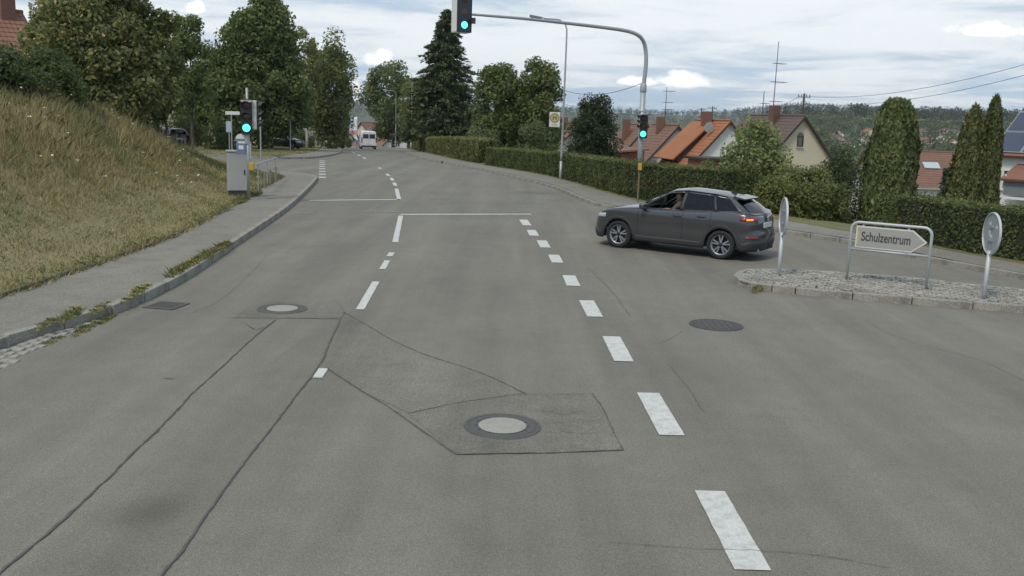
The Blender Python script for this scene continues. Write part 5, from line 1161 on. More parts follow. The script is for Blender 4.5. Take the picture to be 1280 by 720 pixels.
# banner flags beyond the crest
for px, lab, c in ((435, 'pale blue advertising flag on a pole beyond the crest', (.5, .55, .68)), (440, 'white advertising flag with pink foot on a pole beyond the crest', (.68, .68, .70))):
    p = at(px, 146, 165); t = thing('banner_flag', lab, 'flag', (p.x, 165, p.z - 8), 0, 'advertising flags'); MB().tube([(0, 0, 0), (0, 0, 8.1)], .06, 8).build('pole', GALV, t)
    V = [(x, .06 * math.sin(x * 4 + z), z) for z in np.linspace(5.0, 8.0, 8) for x in np.linspace(.05, .95, 5)]
    fl = MB().add(V, [(j * 5 + i, j * 5 + i + 1, j * 5 + i + 6, j * 5 + i + 5) for j in range(7) for i in range(4)]).build('cloth', plain('flag_' + lab[:4], c, .8), t, True); so = fl.modifiers.new('s', 'SOLIDIFY'); so.thickness = .01
    MB().box((.5, -.09, 5.4), (.85, .02, .5)).build('print', plain('flag_pink', (.6, .25, .3), .8), fl)

# ------------------------------------------------------------------ signs on the island
SBLUE = plain('sign_blue', (.02, .06, .32), .45, var=.08)
def round_sign(px, py, cx_, cy_, r, label, stickers):
    p = gp(px, py, .10); t = thing('round_road_sign', label, 'sign', p, math.atan2(-.10, .99)); H = (at(cx_, cy_, p.y) - p).z
    MB().tube([(0, 0, -.15), (0, 0, H - r * .82)], .036, 10).build('post', plain('sign_post_grey', (.46, .48, .48), .5, .2, var=.12), t, True)
    d = MB().lathe([(.001, .045), (r * .93, .045), (r * .94, .035), (r, .03), (r, .062), (r * .97, .066), (.001, .066)], 40, 'X', (-.045, 0, H)).build('disc', ALU, t)
    MB().lathe([(r * 1.0, .024), (r * 1.015, .03), (r * 1.015, .062), (r * .99, .066), (r * .96, .04), (r * .97, .024)], 40, 'X', (-.045, 0, H), True).build('rim', plain('sign_rim', (.52, .54, .55), .45, .2), d)
    MB().lathe([(r * .96, .067), (.001, .069)], 40, 'X', (-.045, 0, H)).build('blue_face', SBLUE, d)
    ar = [(-.30, .12), (-.02, .12), (-.02, .28), (.30, 0), (-.02, -.28), (-.02, -.12), (-.30, -.12)]; an = R(-45)
    MB().add([(.0285, r * (x * math.cos(an) - y * math.sin(an)) * 1.4, H + r * (x * math.sin(an) + y * math.cos(an)) * 1.4) for x, y in ar], [(0, 1, 5, 6), (2, 3, 4), (1, 2, 4, 5)]).build('arrow', SIGWHITE, d)
    for k in range(stickers):
        y, z = random.uniform(-.5, .5) * r, random.uniform(-.5, .5) * r; MB().box((-.002, y, H + z), (.003, .07, .05)).build('sticker', plain('old_sticker', (.55, .56, .55), .6), d)
    for z in (-.12, .12): MB().box((-.012, 0, H + z), (.03, .16, .03)).build('clamp', GALV, d)
round_sign(973, 347, 977.5, 271, .37, 'round road sign seen almost edge-on at the island nose', 0)
round_sign(1229, 376, 1240, 292, .365, 'round road sign seen from behind near the pointed end of the direction board', 5)
p0, p1 = gp(1058, 351, .10), gp(1157, 363, .10); ds = thing('direction_sign', 'white arrow direction board reading Schulzentrum in a tubular steel frame', 'sign', p0, math.atan2(p1.y - p0.y, p1.x - p0.x))
w_ = (p1 - p0).length; zt = (at(1066, 277, p0.y) - p0).z; r_ = .14
pts = [(0, 0, -.15), (0, 0, zt - r_)] + [(r_ - r_ * math.cos(a), 0, zt - r_ + r_ * math.sin(a)) for a in np.linspace(.2, math.pi / 2, 6)] + [(w_ - r_ + r_ * math.sin(a), 0, zt - r_ + r_ * math.cos(a)) for a in np.linspace(0, math.pi / 2 - .2, 6)] + [(w_, 0, zt - r_), (w_, 0, -.15)]
fr_m = plain('sign_post_grey', (.46, .48, .48), .5, .2, var=.12); MB().tube(pts, .027, 10).build('frame', fr_m, ds, True); MB().tube([(.02, 0, zt - .52), (w_ - .02, 0, zt - .52)], .024, 8).build('crossbar', fr_m, ds, True)
bx0, bx1, zc, bh = .10, w_ - .06, zt - .27, .205
poly = [(bx0, zc - bh), (bx1 - .26, zc - bh), (bx1, zc), (bx1 - .26, zc + bh), (bx0, zc + bh)]
def board(poly, y0, y1, name, mt, par):
    n = len(poly); return MB().add([(x, y0, z) for x, z in poly] + [(x, y1, z) for x, z in poly], [tuple(range(n)), tuple(range(2 * n - 1, n - 1, -1))] + [(i, (i + 1) % n, n + (i + 1) % n, n + i) for i in range(n)]).build(name, mt, par)
bd = board(poly, -.035, -.01, 'board', plain('board_white', (.62, .62, .60), .5, var=.04), ds)
k_ = .022; board([(bx0 + k_, zc - bh + k_), (bx1 - .268, zc - bh + k_), (bx1 - .04, zc), (bx1 - .268, zc + bh - k_), (bx0 + k_, zc + bh - k_)], -.038, -.034, 'panel', plain('board_grey', (.34, .33, .30), .5, var=.05), bd)
board([(bx0 + .025, zc - .14), (bx0 + .05, zc - .14), (bx0 + .05, zc + .1), (bx0 + .025, zc + .1)], -.041, -.037, 'yellow_mark', plain('mark_yellow', (.55, .45, .05), .5), bd)
text_mesh('Schulzentrum', .245, bd, 'lettering', plain('board_letter', (.055, .055, .06), .5), Matrix.Translation(((bx0 + bx1) / 2 - .09, -.0405, zc + .005)) @ MX @ Matrix.Scale(.66, 4, (1, 0, 0)), .004)
for x in (.22, w_ - .4):
    for z in (zc + bh, zc - bh): MB().box((x, -.01, z), (.03, .04, .05)).build('clamp', fr_m, ds)

# ================================================================== VEHICLES
TYRE = plain('tyre_rubber', (.020, .020, .021), .85, var=.15); RIMS = plain('alloy_silver', (.42, .43, .45), .35, .7, var=.08); RIMD = plain('alloy_dark', (.03, .031, .034), .4, .4, var=.1)
GLASS = glassmat('car_glass', (.62, .66, .64)); GLASSD = glassmat('car_glass_tinted', (.16, .17, .18)); CABIN = plain('cabin_trim', (.022, .022, .024), .8, var=.15); TRIM = plain('grey_cladding', (.030, .031, .033), .65, var=.15)
LAMPW = plain('headlamp', (.45, .48, .52), .1, spec=.9, var=.1); LAMPR = plain('tail_lamp', (.22, .012, .010), .18, spec=.8, var=.1); GAP = plain('panel_gap', (.008, .008, .009), .9)
CHROME = plain('chrome', (.6, .6, .62), .15, .9, var=.05); PLATE = plain('number_plate', (.62, .62, .58), .5, var=.04)
def wheel(parent, c, r, w, sgn, spokes=5, rim=RIMS, rim_r=.70):
    """sgn +1: outer face towards +y"""
    t = MB().lathe([(r * rim_r, -w / 2), (r * .86, -w / 2), (r * .96, -w * .42), (r, -w * .26), (r, w * .26), (r * .96, w * .42), (r * .86, w / 2), (r * rim_r, w / 2)], 36, 'Y', c, True).build('wheel', TYRE, parent, True)
    q = Vector(c); f = sgn * w * .36; R0 = r * rim_r
    MB().lathe([(R0 * 1.01, -w * .4), (R0 * 1.01, w * .4), (R0 * .93, w * .40), (R0 * .90, 0), (R0 * .90, -w * .4)], 30, 'Y', c, True).build('rim', rim, t, True)
    MB().lathe([(R0 * .92, 0), (.001, 0)], 24, 'Y', (q.x, q.y + f * .25, q.z)).build('brake_disc', RIMD, t)
    for k in range(spokes):
        for d in (-.13, .13):
            a = 2 * math.pi * k / spokes + d + .3; a2 = a + d * .55; dirv = Vector((math.cos(a2), 0, math.sin(a2))); p0 = q + Vector((math.cos(a), 0, math.sin(a))) * R0 * .14; p1 = q + dirv * R0 * .95
            n = Vector((-math.sin(a2), 0, math.cos(a2))); h0, h1 = R0 * .05, R0 * .075; y0, y1 = f * .95, f * .70
            V = [p0 - n * h0, p0 + n * h0, p1 + n * h1, p1 - n * h1]; V = [v + Vector((0, y, 0)) for v, y in zip(V, (y0, y0, y1 * 1.15, y1 * 1.15))] + [v + Vector((0, y - sgn * .03, 0)) for v, y in zip(V, (y0, y0, y1, y1))]
            MB().add(V, [(0, 1, 2, 3), (7, 6, 5, 4), (0, 4, 5, 1), (1, 5, 6, 2), (2, 6, 7, 3), (3, 7, 4, 0)]).build('spoke', rim, t)
    MB().lathe([(R0 * .2, f * .7), (R0 * .2, f * .97), (R0 * .1, f * 1.02), (.001, f * 1.02)], 14, 'Y', c).build('hub_cap', RIMD, t, True); return t
class CarShape:
    """a car body as a surface: perimeter in plan x height; the greenhouse is ruled between a belt loop and a roof loop"""
    def __init__(s, wb, fo, ro, w0, rw, belt, zsill, lf, lr, pf, pr, fprof, rprof, sprof, nseg=14, arch=1.16):
        s.wb, s.rw, s.w0, s.belt, s.zsill, s.arch = wb, rw, w0, belt, zsill, arch; s.xf, s.xr = wb / 2 + fo, -wb / 2 - ro; s.fp, s.rp, s.sp = fprof, rprof, sprof
        P = []
        for k in range(nseg + 1):
            th = math.pi / 2 * (1 - k / nseg); P.append((s.xr + lr - lr * math.sin(th) ** (2 / pr), w0 * math.cos(th) ** (2 / pr)))
        for x in np.arange(s.xr + lr + .045, s.xf - lf - .02, .045): P.append((x, w0))
        for k in range(nseg + 1):
            th = math.pi / 2 * k / nseg; P.append((s.xf - lf + lf * math.sin(th) ** (2 / pf), w0 * math.cos(th) ** (2 / pf)))
        A = np.array(P); A[:, 1] *= 1 - .035 * (A[:, 0] / 2.1) ** 2; s.A = A; T = np.gradient(A, axis=0); T /= np.linalg.norm(T, axis=1)[:, None] + 1e-9
        s.N = np.stack([-T[:, 1], T[:, 0]], 1)      # outward on the +y half (running rear to front)
        s.N[0] = (-1, 0); s.N[-1] = (1, 0)
    def zb(s, x): return float(np.interp(x, *zip(*s.belt)))
    def zlow(s, x, k=None):
        k = s.arch if k is None else k; z = s.zsill
        for xc in (s.wb / 2, -s.wb / 2):
            d = abs(x - xc); rr = s.rw * k
            if d < rr: z = max(z, s.rw + math.sqrt(rr * rr - d * d))
        return z
    def pt(s, i, z, off=0.0):
        x, y = s.A[i]; nx, ny = s.N[i]; f = nx * nx; sd = np.interp(z, *zip(*s.sp)); en = np.interp(z, *zip(*(s.fp if nx > 0 else s.rp)))
        d = sd * (1 - f) + en * f + off; return Vector((x + nx * d, y + ny * d, z))
    def near(s, x): return int(np.argmin(np.abs(s.A[:, 0] - x) + np.where((s.A[:, 1] < .3), 5, 0)))
    def panel(s, rng, lo, hi, rows, off=0.0, both=True):
        """strip of body surface over perimeter indices rng between heights lo(x) and hi(x), on both sides"""
        mb = MB()
        for sg in ((1, -1) if both else (1,)):
            V = []
            for i in rng:
                x = s.A[i][0]; a, b = (lo(x) if callable(lo) else lo), (hi(x) if callable(hi) else hi)
                for r in range(rows + 1): p = s.pt(i, a + (b - a) * r / rows, off); V.append((p.x, sg * p.y, p.z))
            m = rows + 1; n = len(list(rng)); mb.add(V, [(j * m + r, (j + 1) * m + r, (j + 1) * m + r + 1, j * m + r + 1) for j in range(n - 1) for r in range(rows)])
        return mb
def quadgrid(mb, G):
    n, m = len(G), len(G[0]); mb.add([p for r in G for p in r], [(j * m + i, j * m + i + 1, (j + 1) * m + i + 1, (j + 1) * m + i) for j in range(n - 1) for i in range(m - 1)])
def solid(o, th): md = o.modifiers.new('thickness', 'SOLIDIFY'); md.thickness = th; md.offset = -1; return o
def build_car(t, S, ST, kinds, paint, deck_from, wheel_w, roof_crown=.05, spokes=5, clad=True, gl_side=GLASS, gl_rear=GLASSD, rim=RIMS, rimr=.70, lod=False):
    n = len(S.A); N_ = range(n)
    MIDZ = lambda x: max(S.zlow(x) + .02, .0)
    body = S.panel(N_, lambda x: S.zlow(x), lambda x: max(S.zb(x), S.zlow(x) + .05), 12)
    # bonnet: rows across between the two belt lines
    G = []
    for i in N_:
        if S.A[i][0] < deck_from: continue
        p = S.pt(i, S.zb(S.A[i][0])); ys = np.linspace(1, -1, 13); G.append([(p.x, p.y * k, p.z + .055 * (1 - k * k) * min(1, p.y / .5)) for k in ys])
    quadgrid(body, G)
    # tail deck below the rear window
    G = []
    for i in N_:
        if S.A[i][0] > ST[2][0][0] + .1 or S.A[i][0] > -.5: break
        p = S.pt(i, S.zb(S.A[i][0])); G.append([(p.x, p.y * k, p.z + .01) for k in np.linspace(1, -1, 9)])
    if len(G) > 1: quadgrid(body, G)
    bo = body.build('body', paint, t, False, R(35)); solid(bo, .012)
    # greenhouse
    V0, V1 = .05, .90
    def gh(j, u, v, sg):
        b = Vector(ST[j][0]).lerp(Vector(ST[j + 1][0]), u); r = Vector(ST[j][1]).lerp(Vector(ST[j + 1][1]), u); p = b.lerp(r, v); bul = .035 * math.sin(math.pi * v) * (.6 + .4 * math.sin(math.pi * u))
        out = Vector((0, 1, .3)).normalized() if 1 <= j <= len(ST) - 3 else Vector((1 if b.x > 0 else -1, .2, .5)).normalized(); p = p + out * bul; return (p.x, sg * p.y, p.z)
    shell = MB()
    for j, kd in enumerate(kinds):
        nu = 5 if kd.startswith('glass') else 3
        for sg in (1, -1):
            def cell(v0, v1, nv): return [[gh(j, u, v, sg) for v in np.linspace(v0, v1, nv)] for u in np.linspace(0, 1, nu + 1)]
            if kd.startswith('glass'):
                quadgrid(shell, cell(V1, 1, 2)); quadgrid(shell, cell(0, V0, 2)); g = MB(); quadgrid(g, cell(V0, V1, 7))
                if kd != 'glass_open' or sg == -1: g.build('windscreen' if j == len(kinds) - 1 else 'rear_window' if j == 0 else 'side_window', gl_rear if kd == 'glass_dark' else gl_side, t, True)
            elif kd == 'black': q_ = MB(); quadgrid(q_, cell(0, 1, 7)); solid(q_.build('pillar', DARKPL, t, True), .012)
            else: quadgrid(shell, cell(0, 1, 7))
    # roof
    G = []
    for j in range(len(kinds)):
        nu = 5
        for u in np.linspace(0, 1, nu + 1)[(0 if j == 0 else 1):]:
            r = Vector(ST[j][1]).lerp(Vector(ST[j + 1][1]), u); G.append([(r.x, r.y * k, r.z + roof_crown * (1 - k * k) * min(1, r.y / .45)) for k in np.linspace(1, -1, 13)])
    quadgrid(shell, G); ro = shell.build('roof', paint, t, False, R(40)); solid(ro, .012)
    if clad:
        c = S.panel(N_, lambda x: S.zlow(x, S.arch - .03) - .01, lambda x: max(S.zsill + .13 + .10 * sstep((S.xr + .45 - x) / .3) + .06 * sstep((x - S.xf + .4) / .3), S.zlow(x, S.arch + .17) if S.zlow(x, S.arch + .17) > S.zsill else 0), 3, .010); solid(c.build('cladding', TRIM, t, True), .02)
    else:
        c = S.panel(N_, lambda x: S.zlow(x, S.arch - .02) - .01, lambda x: S.zlow(x) + .03, 1, .004); solid(c.build('sill', TRIM, t, True), .02)
    MB().box((0, 0, S.zsill + .06), (S.xf - S.xr - .5, S.w0 * 1.72, .08)).build('floor_pan', CABIN, t)
    for sx_ in (1, -1):
        MB().box((sx_ * S.wb / 2, 0, S.rw + .05), (S.rw * 2.1, S.w0 * .9, S.rw * 1.5)).build('wheel_well', CABIN, t)
    for sx_ in (1, -1):
        for sg in (1, -1): wheel(t, (sx_ * S.wb / 2, sg * (S.w0 - wheel_w / 2 - .035), S.rw), S.rw, wheel_w, sg, spokes, rim, rimr)
    # door seams
    for x in ST[5][0][0] - .03, ST[7][0][0] + .06, ST[3][0][0] + .12:
        i = S.near(x); s2 = MB()
        for sg in (1, -1):
            V = []
            for z in np.linspace(max(S.zlow(S.A[i][0], 1.3), S.zsill + .12), S.zb(x) - .01, 10):
                p = S.pt(i, z, .003); V += [(p.x - .004, sg * p.y, p.z), (p.x + .004, sg * p.y, p.z)]
            s2.add(V, [(2 * k, 2 * k + 1, 2 * k + 3, 2 * k + 2) for k in range(9)])
        s2.build('door_seam', GAP, t)
    for x in (ST[5][0][0] + .10, ST[3][0][0] + .34):
        for sg in (1, -1): p = S.pt(S.near(x), S.zb(x) - .12, .018); MB().rbox((p.x, sg * p.y, p.z), (.2, .03, .035), .012).build('door_handle', paint, t)
    for sg in (1, -1):
        p = S.pt(S.near(ST[7][0][0] - .06), S.zb(ST[7][0][0]) + .0, 0); mi = MB().rbox((p.x - .02, sg * (p.y + .11), p.z + .07), (.13, .2, .14), .045).build('mirror', paint, t, True); MB().box((p.x, sg * (p.y + .0), p.z + .02), (.06, .12, .04)).build('mirror_foot', DARKPL, mi)
    for x, y in ((.05, .36), (.05, -.36), (-.85, .36), (-.85, -.36)):
        st = MB().rbox((x, y, .62), (.5, .48, .16), .05).rbox((x - .27, y, .92), (.14, .46, .6), .05, Matrix.Rotation(R(-14), 3, 'Y')).rbox((x - .36, y, 1.27), (.09, .26, .18), .035).build('seat', CABIN, t, True)
    MB().rbox((.78, 0, .86), (.42, 1.35, .2), .06).build('dashboard', CABIN, t, True)
    return bo
def torus(mb, c, R_, r, M, n=22, m=7):
    V = [Vector(c) + M @ Vector(((R_ + r * math.cos(b)) * math.cos(a), (R_ + r * math.cos(b)) * math.sin(a), r * math.sin(b))) for a in np.linspace(0, 2 * math.pi, n, endpoint=False) for b in np.linspace(0, 2 * math.pi, m, endpoint=False)]
    mb.add(V, [(i * m + j, ((i + 1) % n) * m + j, ((i + 1) % n) * m + (j + 1) % m, i * m + (j + 1) % m) for i in range(n) for j in range(m)])
# --- the grey crossover turning out of the side road
GREYP = plain('grey_metallic_paint', (.080, .081, .083), .28, .5, var=.06, scale=2, coat=.5)
BELT = [(-2.15, 1.02), (-1.75, 1.09), (-1.5, 1.10), (-1.1, 1.065), (-.3, 1.03), (.5, 1.005), (.85, .995), (1.2, .965), (1.6, .905), (1.95, .80), (2.2, .70)]
S = CarShape(2.57, .86, .835, .872, .335, BELT, .235, .62, .42, 2.5, 3.0,
             [(.15, -.09), (.3, -.01), (.42, 0), (.55, -.01), (.68, -.04), (.78, -.10), (.9, -.2)], [(.2, -.07), (.35, -.015), (.5, 0), (.6, -.01), (.7, -.05), (.85, -.055), (.95, -.09), (1.1, -.16)],
             [(.2, -.045), (.35, -.02), (.5, -.006), (.62, -.022), (.78, 0), (.9, -.006), (.98, -.03), (1.1, -.075)])
ST = [((-2.0, 0, 1.04), (-1.50, 0, 1.385)), ((-1.89, .60, 1.05), (-1.42, .45, 1.375)), ((-1.66, .76, 1.10), (-1.30, .525, 1.385)), ((-1.16, .80, 1.065), (-1.02, .56, 1.43)), ((-1.08, .80, 1.06), (-.96, .565, 1.435)),
      ((-.33, .805, 1.03), (-.36, .585, 1.468)), ((-.23, .805, 1.025), (-.28, .585, 1.47)), ((.72, .79, 1.0), (.02, .57, 1.435)), ((.84, .755, .99), (.10, .53, 1.42)), ((1.12, 0, 1.02), (.24, 0, 1.425))]
KINDS = ['glass_dark', 'body', 'glass_dark', 'black', 'glass_dark', 'black', 'glass_open', 'black', 'glass']
fw, rw_ = gp(771, 309.5), gp(902, 324.5); hd_ = (fw - rw_).normalized(); left = Vector((-hd_.y, hd_.x, 0)); ctr = (fw + rw_) / 2 - left * .77
car = thing('grey_car', 'dark grey five-door crossover car turning out of the side road, driver window open', 'car', (ctr.x, ctr.y, 0), math.atan2(hd_.y, hd_.x))
build_car(car, S, ST, KINDS, GREYP, .62, .215, .055)
n = len(S.A)
# tail lamps, reflectors, headlamps, plates, spoiler, emblem
jr = [i for i in range(n) if S.A[i][0] < S.xr + .46 and S.A[i][1] > .50]
solid(S.panel(jr, lambda x: .90 + .03 * (x - S.xr), lambda x: 1.0 - .02 * (x - S.xr), 3, .008).build('tail_lamp', LAMPR, car, True), .02)
ji = [i for i in jr if S.A[i][1] > .70 and S.A[i][0] < S.xr + .28]; solid(S.panel(ji, .925, .965, 2, .013).build('indicator', plain('amber_lamp_lit', (.5, .15, .02), .3, emit=(1, .30, .05), estr=.8), car, True), .01)
solid(S.panel([i for i in range(n) if S.A[i][0] < S.xr + .3 and S.A[i][1] > .52], .52, .565, 2, .012).build('reflector', LAMPR, car, True), .01)
solid(S.panel([i for i in range(n) if S.A[i][0] > S.xf - .62 and S.A[i][1] > .42], lambda x: .70 + .05 * (S.xf - x), lambda x: .775 + .09 * (S.xf - x), 3, .006).build('headlamp', LAMPW, car, True), .02)
solid(S.panel([i for i in range(n) if S.A[i][0] > S.xf - .30 and S.A[i][1] < .50], .38, .68, 3, .005).build('grille', DARKPL, car, True), .02)
MB().rbox((S.xr + .055, 0, .80), (.02, .52, .115), .006).build('number_plate', PLATE, car)
MB().lathe([(.001, -.012), (.055, -.01), (.06, 0)], 16, 'X', (S.xr + .055, 0, .955)).build('emblem', CHROME, car, True)
MB().rbox((S.xr + .03, .52, .885), (.015, .16, .03), .004).build('model_badge', CHROME, car)
sp = MB().add([(-1.38, .44, 1.37), (-1.38, -.44, 1.37), (-1.66, -.47, 1.345), (-1.66, .47, 1.345), (-1.38, .44, 1.425), (-1.38, -.44, 1.425), (-1.66, -.47, 1.372), (-1.66, .47, 1.372)], [(0, 1, 2, 3), (7, 6, 5, 4), (0, 4, 5, 1), (1, 5, 6, 2), (2, 6, 7, 3), (3, 7, 4, 0)]).build('spoiler', GREYP, car)
MB().box((-1.658, 0, 1.358), (.02, .3, .016)).build('brake_light', LAMPR, sp)
MB().add([(-1.14, .02, 1.462), (-1.14, -.02, 1.462), (-1.30, .0, 1.44), (-1.29, 0, 1.52)], [(0, 1, 3), (1, 2, 3), (2, 0, 3), (0, 2, 1)]).build('shark_fin_aerial', DARKPL, car)
for sg in (1, -1): MB().tube([(.0, sg * .572, 1.447), (-.36, sg * .588, 1.478), (-1.0, sg * .562, 1.442), (-1.28, sg * .53, 1.395)], .012, 6).build('roof_rail', DARKPL, car)
for sg in (1, -1): MB().lathe([(.03, 0), (.035, -.12), (.028, -.12)], 10, 'X', (S.xr + .17, sg * .5, .25)).build('exhaust', CHROME, car)
mb = MB(); Ms = Matrix.Rotation(R(62), 3, 'Y'); torus(mb, (.42, .37, .93), .185, .015, Ms); mb.tube([(.42, .37, .93), (.42, .37 + .17, .93)], .012, 5).tube([(.42, .37, .93), (.42, .37 - .17, .93)], .012, 5).tube([(.42, .37, .93), (.66, .37, .86)], .03, 6).build('steering_wheel', DARKPL, car, True)

# --- people
SKIN = plain('skin', (.42, .25, .17), .55, var=.08); HAIR = plain('dark_hair', (.03, .02, .014), .7, var=.3, scale=30)
def skin_body(name, verts, edges, radii, m, parent=None, sub=1):
    me = bpy.data.meshes.new(name); me.from_pydata([Vector(v) for v in verts], edges, []); o = bpy.data.objects.new(name, me); COL.objects.link(o)
    md = o.modifiers.new('skin', 'SKIN'); md.use_smooth_shade = True
    sv = me.skin_vertices[0].data if me.skin_vertices else None
    if sv is None:
        bm = bmesh.new(); bm.from_mesh(me); bm.verts.layers.skin.verify(); bm.to_mesh(me); bm.free(); sv = me.skin_vertices[0].data
    for i, r in enumerate(radii): sv[i].radius = (r, r) if isinstance(r, (int, float)) else r
    sv[0].use_root = True; s2 = o.modifiers.new('sub', 'SUBSURF'); s2.levels = sub + 1; s2.render_levels = sub + 1
    dg = bpy.context.evaluated_depsgraph_get(); dg.update(); fin = bpy.data.meshes.new_from_object(o.evaluated_get(dg)); bpy.data.objects.remove(o)
    fin.name = name; fin.materials.clear(); q = link(name, fin, m, parent, True); return q
def head(parent, c, yaw, s=1.0, hair=HAIR):
    """head with brow, nose, chin, ears; faces local +x"""
    M = Matrix.Rotation(yaw, 3, 'Z'); V, Fs = [], []; nu, nv = 18, 14
    for j in range(nv + 1):
        ph = math.pi * j / nv
        for i in range(nu):
            th = 2 * math.pi * i / nu; x, y, z = math.sin(ph) * math.cos(th), math.sin(ph) * math.sin(th), math.cos(ph)
            k = .098 if x > 0 else .105; px, py, pz = x * k, y * .076, z * .118
            if z < -.2: py *= 1 + .30 * (z + .2); px *= 1 + .12 * (z + .2)
            if x > .55:
                if abs(y) < .22 and -.35 < z < .12: px += .024 * (1 - abs(y) / .22) * (.12 - z) / .47     # nose
                if .12 < z < .3 and .15 < abs(y) < .6: px += .006                                       # brow
                if -.02 < z < .12 and .2 < abs(y) < .5: px -= .010                                      # eye sockets
                if -.62 < z < -.45 and abs(y) < .35: px += .006                                         # lips
                if z < -.8: px += .008
            V.append(tuple(M @ Vector((px, py, pz)) * s + Vector(c)))
    for j in range(nv):
        for i in range(nu): Fs.append((j * nu + i, j * nu + (i + 1) % nu, (j + 1) * nu + (i + 1) % nu, (j + 1) * nu + i))
    mb = MB().add(V, Fs)
    for sg in (1, -1): mb.rbox(M @ Vector((-.005, sg * .078, -.005)) * s + Vector(c), (.045 * s, .018 * s, .06 * s), .007, M)
    h = mb.build('head', SKIN, parent, True)
    for sg in (1, -1): MB().rbox(M @ Vector((.088, sg * .03, .008)) * s + Vector(c), (.012, .022, .01), .004, M).build('eye', plain('eye', (.05, .04, .035), .3), h)
    V = [tuple(Vector(c) + M @ Vector((x * 1.09 - .012 * s, y * 1.10, z * 1.08 + .006))) for x, y, z in [(M.transposed() @ (Vector(v) - Vector(c))) for v in V]]
    keep = [f for f in Fs if all((M.transposed() @ (Vector(V[i]) - Vector(c))).z > .035 * s or (M.transposed() @ (Vector(V[i]) - Vector(c))).x < -.03 * s and (M.transposed() @ (Vector(V[i]) - Vector(c))).z > -.06 * s for i in f)]
    MB().add(V, keep).build('hair', hair, parent, True); return h
def hand(parent, c, M, curl=1.0):
    """palm, four fingers and a thumb; local +x runs to the fingertips, -z is the palm side"""
    V, E, Rr = [(0, 0, 0), (.045, 0, 0), (.085, 0, 0)], [(0, 1), (1, 2)], [(.020, .028), (.022, .040), (.016, .040)]
    q = skin_body('hand', [M @ Vector(v) + Vector(c) for v in V], E, [.026, .032, .028], SKIN, parent, 1)
    for k, (y, L) in enumerate(((-.030, .072), (-.010, .082), (.010, .076), (.029, .060))):
        p, a, pts = Vector((.075, y, 0)), 0.0, []
        for f in (0, .42, .32, .26): p = p + Vector((math.cos(a) * L * f, 0, -math.sin(a) * L * f)); pts.append(M @ p + Vector(c)); a += curl * .75
        skin_body('finger', pts, [(0, 1), (1, 2), (2, 3)], [.0095, .009, .0085, .0075], SKIN, q, 1)
    pts = [M @ Vector(v) + Vector(c) for v in ((.02, -.028, -.005), (.045, -.052, -.018), (.07, -.050, -.036), (.088, -.040, -.045))]
    skin_body('thumb', pts, [(0, 1), (1, 2), (2, 3)], [.013, .011, .010, .0085], SKIN, q, 1)
SHIRT = plain('driver_shirt', (.10, .07, .06), .8, var=.15)
rc = car.matrix_basis if False else (Matrix.Translation(car.location) @ Matrix.Rotation(car.rotation_euler.z, 4, 'Z'))
dv = thing('person', 'driver with dark hair in dark shirt seated behind the wheel of the grey car', 'person', car.location, car.rotation_euler.z)
bd_v = [(-.02, .37, .76), (-.06, .37, .95), (-.10, .37, 1.10), (-.09, .37, 1.20), (-.08, .37, 1.27), (-.09, .53, 1.13), (.04, .58, .97), (.27, .52, .98), (-.09, .21, 1.13), (.05, .17, .97), (.27, .23, .98), (.18, .45, .78), (.45, .47, .72), (.62, .47, .45), (.18, .29, .78), (.45, .27, .72), (.62, .27, .45)]
skin_body('body', bd_v, [(0, 1), (1, 2), (2, 3), (3, 4), (2, 5), (5, 6), (6, 7), (2, 8), (8, 9), (9, 10), (0, 11), (11, 12), (12, 13), (0, 14), (14, 15), (15, 16)], [.15, .15, .14, .065, .055, .07, .052, .036, .07, .052, .036, .085, .07, .055, .085, .07, .055], SHIRT, dv)
head(dv, (-.06, .37, 1.32), R(12)); MB().tube([(.05, .577, .974), (.16, .55, .99), (.285, .52, .985)], [.048, .043, .034], 9).build('forearm', SKIN, dv, True)
hand(dv, (.285, .52, .985), Matrix.Rotation(R(-20), 3, 'Z') @ Matrix.Rotation(R(10), 3, 'Y'), 1.1); hand(dv, (.285, .23, .985), Matrix.Rotation(R(20), 3, 'Z') @ Matrix.Rotation(R(10), 3, 'Y') @ Matrix.Scale(-1, 3, (0, 1, 0)), 1.1)

